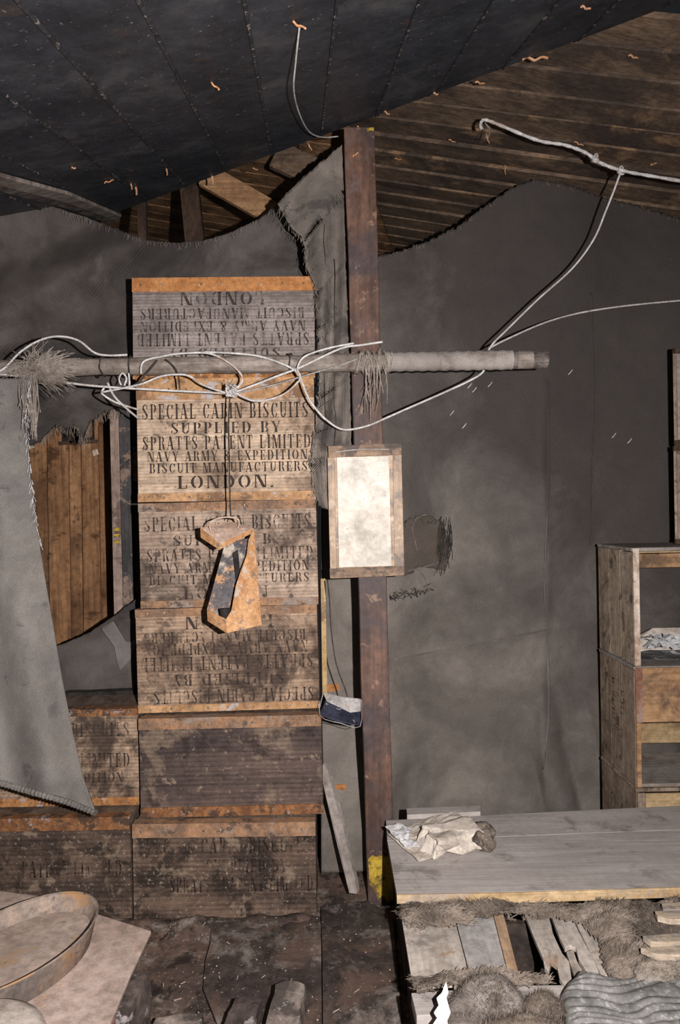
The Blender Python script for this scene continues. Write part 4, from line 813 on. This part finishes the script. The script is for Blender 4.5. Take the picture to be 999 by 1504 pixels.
# crumpled paper with crust on the bench
o = crumple('paper_sheet', [tuple(p[:2]) for p in on([(570, 1232), (592, 1222), (632, 1206), (668, 1197), (700, 1215), (672, 1240), (650, 1262), (615, 1270), (590, 1248)], ZB)], M['crumple'], None, .012, 4, base=ZB + .003)
tag(o, 'torn cream paper spread on the left end of the bench', 'paper')
o = crumple('paper_flap', [tuple(p[:2]) for p in on([(566, 1228), (590, 1224), (606, 1232), (600, 1246), (618, 1258), (596, 1256), (580, 1244)], ZB)], M['flake'], None, .016, 9, base=ZB + .018)
tag(o, 'whiter curled paper flap at the bench corner by the post', 'paper')
pk = empty('paper_packet', PZ(672, 1240, ZB), 'cream folded packet with brown crusted end on the bench', 'packet')
def lump(c, rx, ry, rz, rot, m, name, parent, amp=.15, sc=14, n=18, box=.7):
    v = []; f = []; ca, sa = math.cos(rot), math.sin(rot); sp = lambda t: math.copysign(abs(t) ** box, t)
    for j in range(n + 1):
        th = math.pi * j / n
        for i in range(2 * n):
            ph = math.pi * i / n; x, y, z = sp(math.sin(th)) * sp(math.cos(ph)), sp(math.sin(th)) * sp(math.sin(ph)), sp(math.cos(th))
            k = 1 + amp * nz((x * rx, y * ry, z * rz), sc, c[0]); x, y, z = x * rx * k, y * ry * k, z * rz * k
            v.append(Vector((c[0] + x * ca - y * sa, c[1] + x * sa + y * ca, max(c[2] + z, c[2] - rz))))
    for j in range(n):
        for i in range(2 * n): f.append((j * 2 * n + i, j * 2 * n + (i + 1) % (2 * n), (j + 1) * 2 * n + (i + 1) % (2 * n), (j + 1) * 2 * n + i))
    return obj(name, v, f, m, parent, smooth=(name != 'packet'))
c = PZ(664, 1232, ZB + .03); lump((c.x, c.y, ZB + .034), .085, .055, .026, .35, M['crumple'], 'packet', pk, .55, 26, 14, .3)
c = PZ(706, 1230, ZB + .03); lump((c.x, c.y, ZB + .032), .038, .05, .026, .35, M['crust'], 'crust', pk, .6, 40, 18, .6)
# broken slat platform in front of the bench
ZS = .25
plat = empty('slat_platform', PZ(780, 1400, ZS) - Vector((0, 0, ZS)), 'broken pale slats of a low bed frame before the bench', 'bed frame')
for pl_, m in (([(588, 1335), (664, 1335), (692, 1442), (606, 1446)], 'slat'), ([(665.5, 1335), (722, 1335), (748, 1438), (693.5, 1442)], 'slat_grey'), ([(723, 1335), (738, 1335), (763, 1434), (749, 1438)], 'slat_raw'),
               ([(768, 1335), (804, 1335), (812, 1370), (826, 1400), (836, 1412), (840, 1438), (832, 1450), (822, 1436), (818, 1418), (810, 1412), (806, 1428), (800, 1420), (797, 1405), (786, 1380)], 'slat'),
               ([(806, 1335), (835, 1335), (850, 1368), (872, 1408), (883, 1436), (872, 1438), (860, 1424), (850, 1408), (846, 1392), (838, 1388), (830, 1392), (822, 1376)], 'slat'), ([(838, 1335), (868, 1335), (878, 1368), (884, 1392), (897, 1416), (894, 1432), (884, 1434), (866, 1396), (852, 1368)], 'slat'),
               ([(832, 1398), (842, 1394), (848, 1412), (858, 1428), (862, 1440), (846, 1440)], 'slat')):
    MB().prism(on(pl_, ZS + random.uniform(-.004, .003)), (0, 0, -.012)).build('slat', M[m], plat, bevel=.001)
MB().prism(on([(604, 1458), (770, 1447), (862, 1446), (862, 1478), (770, 1482), (612, 1492)], ZS - .004), (0, 0, -.03)).build('cross_board', M['greyplank'], plat, bevel=.002)
pa = PZ(590, 1340, ZS)
MB().box(pa.x + .012, pa.x + .03, 1.56, 1.93, 0, ZS - .02).build('side_board', M['dark_wood'], plat)
for y in (1.58, 1.92): MB().box(pa.x + .035, 1.0, y, y + .02, .02, ZS - .035).build('rail', M['dark_wood'], plat)
o = MB().box(.40, .47, 1.96, 2.01, .05, .17).build('brick', M['brick_red'], bevel=.004); o.location.z = 0.0; tag(o, 'red brick just visible through the gap in the slats', 'brick')
# splintered boards at the right edge
for i, (pl_, lab) in enumerate((([(972, 1327), (1060, 1320), (1060, 1334), (974, 1336)], 'topmost'), ([(962, 1338), (980, 1337), (1060, 1338), (1060, 1352), (985, 1350), (966, 1346)], 'second from top'), ([(944, 1374), (1060, 1366), (1060, 1380), (975, 1384), (956, 1383)], 'third from top'), ([(941, 1392), (1000, 1388), (1060, 1388), (1060, 1404), (965, 1402)], 'lowest'))):
    o = MB().prism(on(pl_, ZS + .055 + .003 * i), (0, 0, -.014)).build('broken_board', M['slat_x'], bevel=.001); tag(o, lab + ' of four splintered boards at the lower right edge', 'board', 'splintered boards')

# ------------------------------------------------------------------ furs and cloth on the bed
def inside(p, poly):
    c = False; n = len(poly)
    for i in range(n):
        a, b = poly[i], poly[(i + 1) % n]
        if (a[1] > p[1]) != (b[1] > p[1]) and p[0] < (b[0] - a[0]) * (p[1] - a[1]) / (b[1] - a[1]) + a[0]: c = not c
    return c
def edist(p, poly):
    best = 9
    for i in range(len(poly)):
        a, b = Vector(poly[i]), Vector(poly[(i + 1) % len(poly)]); ab = b - a; q = Vector(p) - a
        t = max(0, min(1, q.dot(ab) / ab.length_squared)); best = min(best, (q - ab * t).length)
    return best
def height(name, pxpoly, z, hmax, soft, m, parent, extra=lambda x, y: 0, res=.006):
    poly = [tuple(p[:2]) for p in on(pxpoly, z)]
    x0, x1 = min(p[0] for p in poly), max(p[0] for p in poly); y0, y1 = min(p[1] for p in poly), max(p[1] for p in poly)
    n, k = int((x1 - x0) / res) + 1, int((y1 - y0) / res) + 1; idx = {}; v = []; f = []
    for j in range(k + 1):
        for i in range(n + 1):
            x, y = x0 + i * res, y0 + j * res; xx, yy = x + .010 * nz((x, y, 0), 30), y + .010 * nz((x, y, 4), 30)
            if inside((xx, yy), poly):
                e = min(1, edist((xx, yy), poly) / soft); h = hmax * math.sqrt(max(0, 1 - (1 - e) ** 2))
                idx[(i, j)] = len(v); v.append(Vector((x, y, z + h + extra(x, y) * e)))
    for (i, j) in idx:
        q = [(i, j), (i + 1, j), (i + 1, j + 1), (i, j + 1)]
        if all(t in idx for t in q): f.append(tuple(idx[t] for t in q))
    return obj(name, v, f, m, parent, smooth=True), v
def furry(label, pxpoly, z, hmax, soft, m, nh, ln, hm='hair', extra=None, base=None, name='fur'):
    t = empty(name, on([pxpoly[0]], z)[0] if base is None else base, label, 'fur')
    ex = extra or (lambda x, y: .010 * nz((x, y, 1), 28) + .006 * nz((x, y, 6), 70))
    _, v = height('hide', pxpoly, z, hmax, soft, M[m], t, ex)
    mb = MB()
    for k in range(nh):
        p = random.choice(v) + Vector((random.uniform(-.003, .003), random.uniform(-.003, .003), 0)); a = 6.28 * nz((p.x, p.y, 8), 7) + random.gauss(0, .5); l = ln * random.uniform(.4, 1.1)
        d = Vector((math.cos(a), math.sin(a), random.uniform(.1, .7))) * l; s = Vector((-math.sin(a), math.cos(a), 0)) * .0007
        mb.add([p - s, p + s, p + d * .6 + s * .8 + Vector((0, 0, .002)), p + d], [(0, 1, 2), (0, 2, 3)])
    o = mb.build('hairs', M[hm], t); o['kind'] = 'stuff'; return t
furry('matted brown fur strip along the front edge of the bench', [(586, 1344), (604, 1335), (650, 1336), (715, 1336), (780, 1335), (790, 1352), (750, 1352), (715, 1352), (690, 1362), (655, 1370), (620, 1368), (592, 1362)], ZS + .004, .026, .03, 'fur', 5000, .026)
furry('large matted brown pelt covering the right of the broken slats', [(770, 1336), (860, 1334), (1020, 1330), (1020, 1432), (960, 1446), (900, 1446), (884, 1420), (876, 1385), (855, 1362), (810, 1352), (780, 1352)], ZS + .006, .022, .05, 'fur', 9000, .024)
furry('thin fur scrap between slats and cross board', [(606, 1444), (660, 1436), (735, 1430), (790, 1440), (815, 1452), (740, 1456), (660, 1458), (612, 1464)], ZS + .001, .018, .02, 'fur', 2200, .018)
furry('pale fur tuft lying beside the corduroy cloth', [(925, 1430), (950, 1418), (985, 1418), (1010, 1430), (1005, 1447), (940, 1448)], ZS + .024, .02, .03, 'fur_grey', 1500, .014, 'thread')
def fur_roll(label, pts, r, m, hm, nh):
    t = empty('fur', pts[0], label, 'fur'); mb = MB()
    mb.tube(pts, lambda k: r * (0.72 + .28 * math.sin(math.pi * min(1, k * 1.1 + .1))), 20, 8)
    vs = [v + Vector((nz(v, 25), nz(v, 25, 4), nz(v, 25, 9))) * .010 for v in mb.v]; obj('hide', vs, mb.f, M[m], t, smooth=True); hb = MB()
    c = sum(vs, Vector()) / len(vs)
    for k in range(nh):
        fc = random.choice(mb.f[:-2]); w_ = [random.random() for _ in range(4)]; sw = sum(w_)
        p = sum((vs[fc[i]] * (w_[i] / sw) for i in range(4)), Vector()); n = (vs[fc[1]] - vs[fc[0]]).cross(vs[fc[3]] - vs[fc[0]])
        n = n.normalized() if n.length else Vector((0, 0, 1)); n = n if n.dot(p - c) > 0 else -n
        d = (n * .5 + Vector((random.uniform(-.9, .9), random.uniform(-.9, .3), random.uniform(-.7, .4)))).normalized() * random.uniform(.008, .020); s = d.cross(Vector((.3, .2, .9))).normalized() * .0006
        hb.add([p - s, p + s, p + d], [(0, 1, 2)])
    o = hb.build('hairs', M[hm], t); o['kind'] = 'stuff'
fur_roll('rolled grey-brown fur at the bottom beside the white scrap', [PZ(668, 1545, .25), PZ(686, 1490, .265), PZ(708, 1468, .27), PZ(736, 1468, .27), PZ(756, 1490, .265), PZ(768, 1520, .25)], .043, 'fur_grey', 'thread', 12000)
fur_roll('dark brown fur lump in the middle of the bottom edge', [PZ(705, 1552, .25), PZ(745, 1530, .27), PZ(800, 1526, .265), PZ(850, 1550, .25)], .042, 'fur', 'hair', 12000)
fur_roll('small round fur cuff left of the corduroy cloth', [PZ(785, 1486, .27), PZ(797, 1476, .275), PZ(812, 1478, .275), PZ(824, 1492, .265)], .022, 'fur', 'hair', 3500)
def cor(x, y): 
    t = y + .055 * nz((x, y, 0), 5) + .02 * nz((x, y, 4), 14) + .07 * x
    return .0055 * abs(math.sin(t * 150)) + .010 * nz((x, y, 2), 11)
cc_, _v = height('corduroy_cloth', [(822, 1470), (838, 1448), (850, 1438), (900, 1444), (1040, 1440), (1040, 1560), (860, 1560), (826, 1505)], ZS + .008, .024, .03, M['cordu'], None, cor, .003)
tag(cc_, 'grey ribbed corduroy cloth at the lower right corner', 'cloth')
sc_ = MB().prism([PZ(x - 4, y - 8, .28) + Vector((0, -.01, z)) for x, y, z in ((659, 1473, .038), (662, 1482, .03), (659, 1488, .026), (665, 1500, .012), (660, 1508, .008), (663, 1520, .004), (655, 1532, 0), (632, 1532, 0), (639, 1516, .008), (646, 1508, .012), (641, 1502, .014), (648, 1496, .02), (645, 1488, .024), (653, 1484, .03))], (0, .002, .002)).build('paper_scrap', M['flake']); tag(sc_, 'bright white torn paper scrap beside the rolled fur', 'paper')

# ------------------------------------------------------------------ floor things, bricks, pan
q = [PZ(x, y, .004) for x, y in ((310, 1358), (400, 1340), (540, 1322), (578, 1345), (592, 1520), (470, 1520), (330, 1520), (296, 1440), (306, 1400))]
sh = empty('floor_sheet', q[0], 'black sheet lying on the floor before the box stack', 'sheet')
for nm, pl_ in (('panel', [(310, 1358), (400, 1340), (470, 1332), (472, 1400), (473, 1520), (330, 1530), (298, 1450), (302, 1410), (309, 1385)]), ('panel', [(471.5, 1332), (540, 1322), (577, 1345), (592, 1520), (474.5, 1520), (473.5, 1400)])):
    o = MB().prism(on(pl_, .007), (0, 0, -.008)).build(nm, M['sheet'], sh, bevel=.001)
mb = MB()
for k in range(70):
    p = PZ(random.uniform(215, 575), random.uniform(1325, 1500), .008); s = random.uniform(.0008, .0026)
    mb.lathe([(s, 0), (s * .8, s * .8), (s * .2, s)], p, n=5)
for k in range(11):
    p = PZ(random.uniform(230, 570), random.uniform(1325, 1490), .012); a = random.uniform(0, 3.1); l = random.uniform(.006, .02)
    mb.tube([p, p + Vector((math.cos(a) * l, math.sin(a) * l, .002))], .0012, 4, 1)
tag(mb.build('floor_crumbs', M['slab']), 'scattered pale crumbs and splinters on the black floor', 'crumbs', kind='stuff')
ZP = .20
slab = MB().prism(on([(-140, 1290), (60, 1316), (222, 1367), (193, 1428), (158, 1512), (140, 1560), (-260, 1560)], ZP), (0, 0, -.010)).build('stone_slab', M['slab'], bevel=.002); tag(slab, 'pinkish dusty flat slab under the pan at lower left', 'slab')
def brick(cx, cy, z0, sx, sy, sz, rz, m, label, seed, cat='brick'):
    bm = bmesh.new(); bmesh.ops.create_cube(bm, size=1); bmesh.ops.scale(bm, vec=(sx, sy, sz), verts=bm.verts)
    bmesh.ops.subdivide_edges(bm, edges=bm.edges, cuts=5, use_grid_fill=True)
    for v in bm.verts:
        n = Vector((v.co.x / sx, v.co.y / sy, v.co.z / sz)); k = max(0, n.length - .68)
        v.co *= 1 - k * .35; v.co += Vector((nz(v.co, 25, seed), nz(v.co, 25, seed + 3), nz(v.co, 25, seed + 6))) * .006
    me = bpy.data.meshes.new('brick'); bm.to_mesh(me); bm.free(); me.materials.append(M[m])
    o = bpy.data.objects.new('brick', me); COL.objects.link(o); o.location = (cx, cy, z0 + sz / 2); o.rotation_euler.z = rz; return tag(o, label, cat, 'bricks of the hearth')
p = PZ(421, 1442, .085); brick(p.x + .004, p.y - .13, 0.002, .080, .26, .085, -.06, 'brick', 'long grey-brown brick on end of the row at bottom centre', 1)
p = PZ(366, 1458, .075); brick(p.x - .012, p.y - .11, 0.002, .072, .19, .075, -.14, 'brick_dark', 'blackened brick left of the long grey-brown brick', 5)
p = PZ(280, 1487, .055); brick(p.x - .02, p.y - .09, 0.002, .12, .16, .055, .08, 'brick', 'flat grey stone at the bottom edge left of the blackened brick', 9, 'stone')
p = PZ(203, 1448, .15); brick(p.x - .03, p.y - .04, 0.002, .10, .14, .172, -.1, 'brick_dark', 'dark block propping the slab corner from below', 12, 'block')
p = PZ(182, 1470, .16); brick(p.x - .05, p.y - .14, 0.002, .085, .15, .185, -.25, 'brick_red', 'reddish brick under the front edge of the slab', 15)
brick(-.98, 1.95, .002, .2, .12, .186, .1, 'brick_dark', 'dark block supporting the slab beneath the pan', 18, 'block')
pan = empty('oval_pan', (-.83, 1.79, ZP), 'large rusty oval pan lying on the slab', 'pan')
ang = math.atan2(.92, .4); k_ = dict(sx=1.0, sy=.66, rz=ang, n=56)
MB().lathe([(.205, .001), (.212, .004), (.232, .068), (.236, .072), (.230, .074), (.226, .070), (.206, .012)], (-.83, 1.79, ZP), cap=False, **k_).build('wall', M['pan'], pan, smooth=True)
v = MB().lathe([(.206, .003), (.213, .030), (.12, .034), (.002, .035)], (-.83, 1.79, ZP), **k_); v.build('bottom', M['pan_floor'], pan, smooth=False)
MB().tube([Vector((-.83, 1.79, ZP + .073)) + Vector((.234 * math.cos(a) * math.cos(ang) - .154 * math.sin(a) * math.sin(ang), .234 * math.cos(a) * math.sin(ang) + .154 * math.sin(a) * math.cos(ang), 0)) for a in [i * math.pi / 30 for i in range(61)]], .0026, 6, 1).build('rim', M['pan'], pan, smooth=True)
bs = empty('basin', (-.76, 1.415, ZP), 'pale upturned basin in the lower left corner', 'basin')
MB().lathe([(.168, .001), (.170, .012), (.163, .018), (.158, .05), (.146, .082), (.125, .094), (.06, .098), (.002, .098)], (-.76, 1.415, ZP), n=56).build('bowl', M['basin'], bs, smooth=True)
MB().lathe([(.173, .001), (.176, .006), (.173, .011), (.169, .006)], (-.76, 1.415, ZP), n=56, cap=False).build('rim', M['basin'], bs, smooth=True)
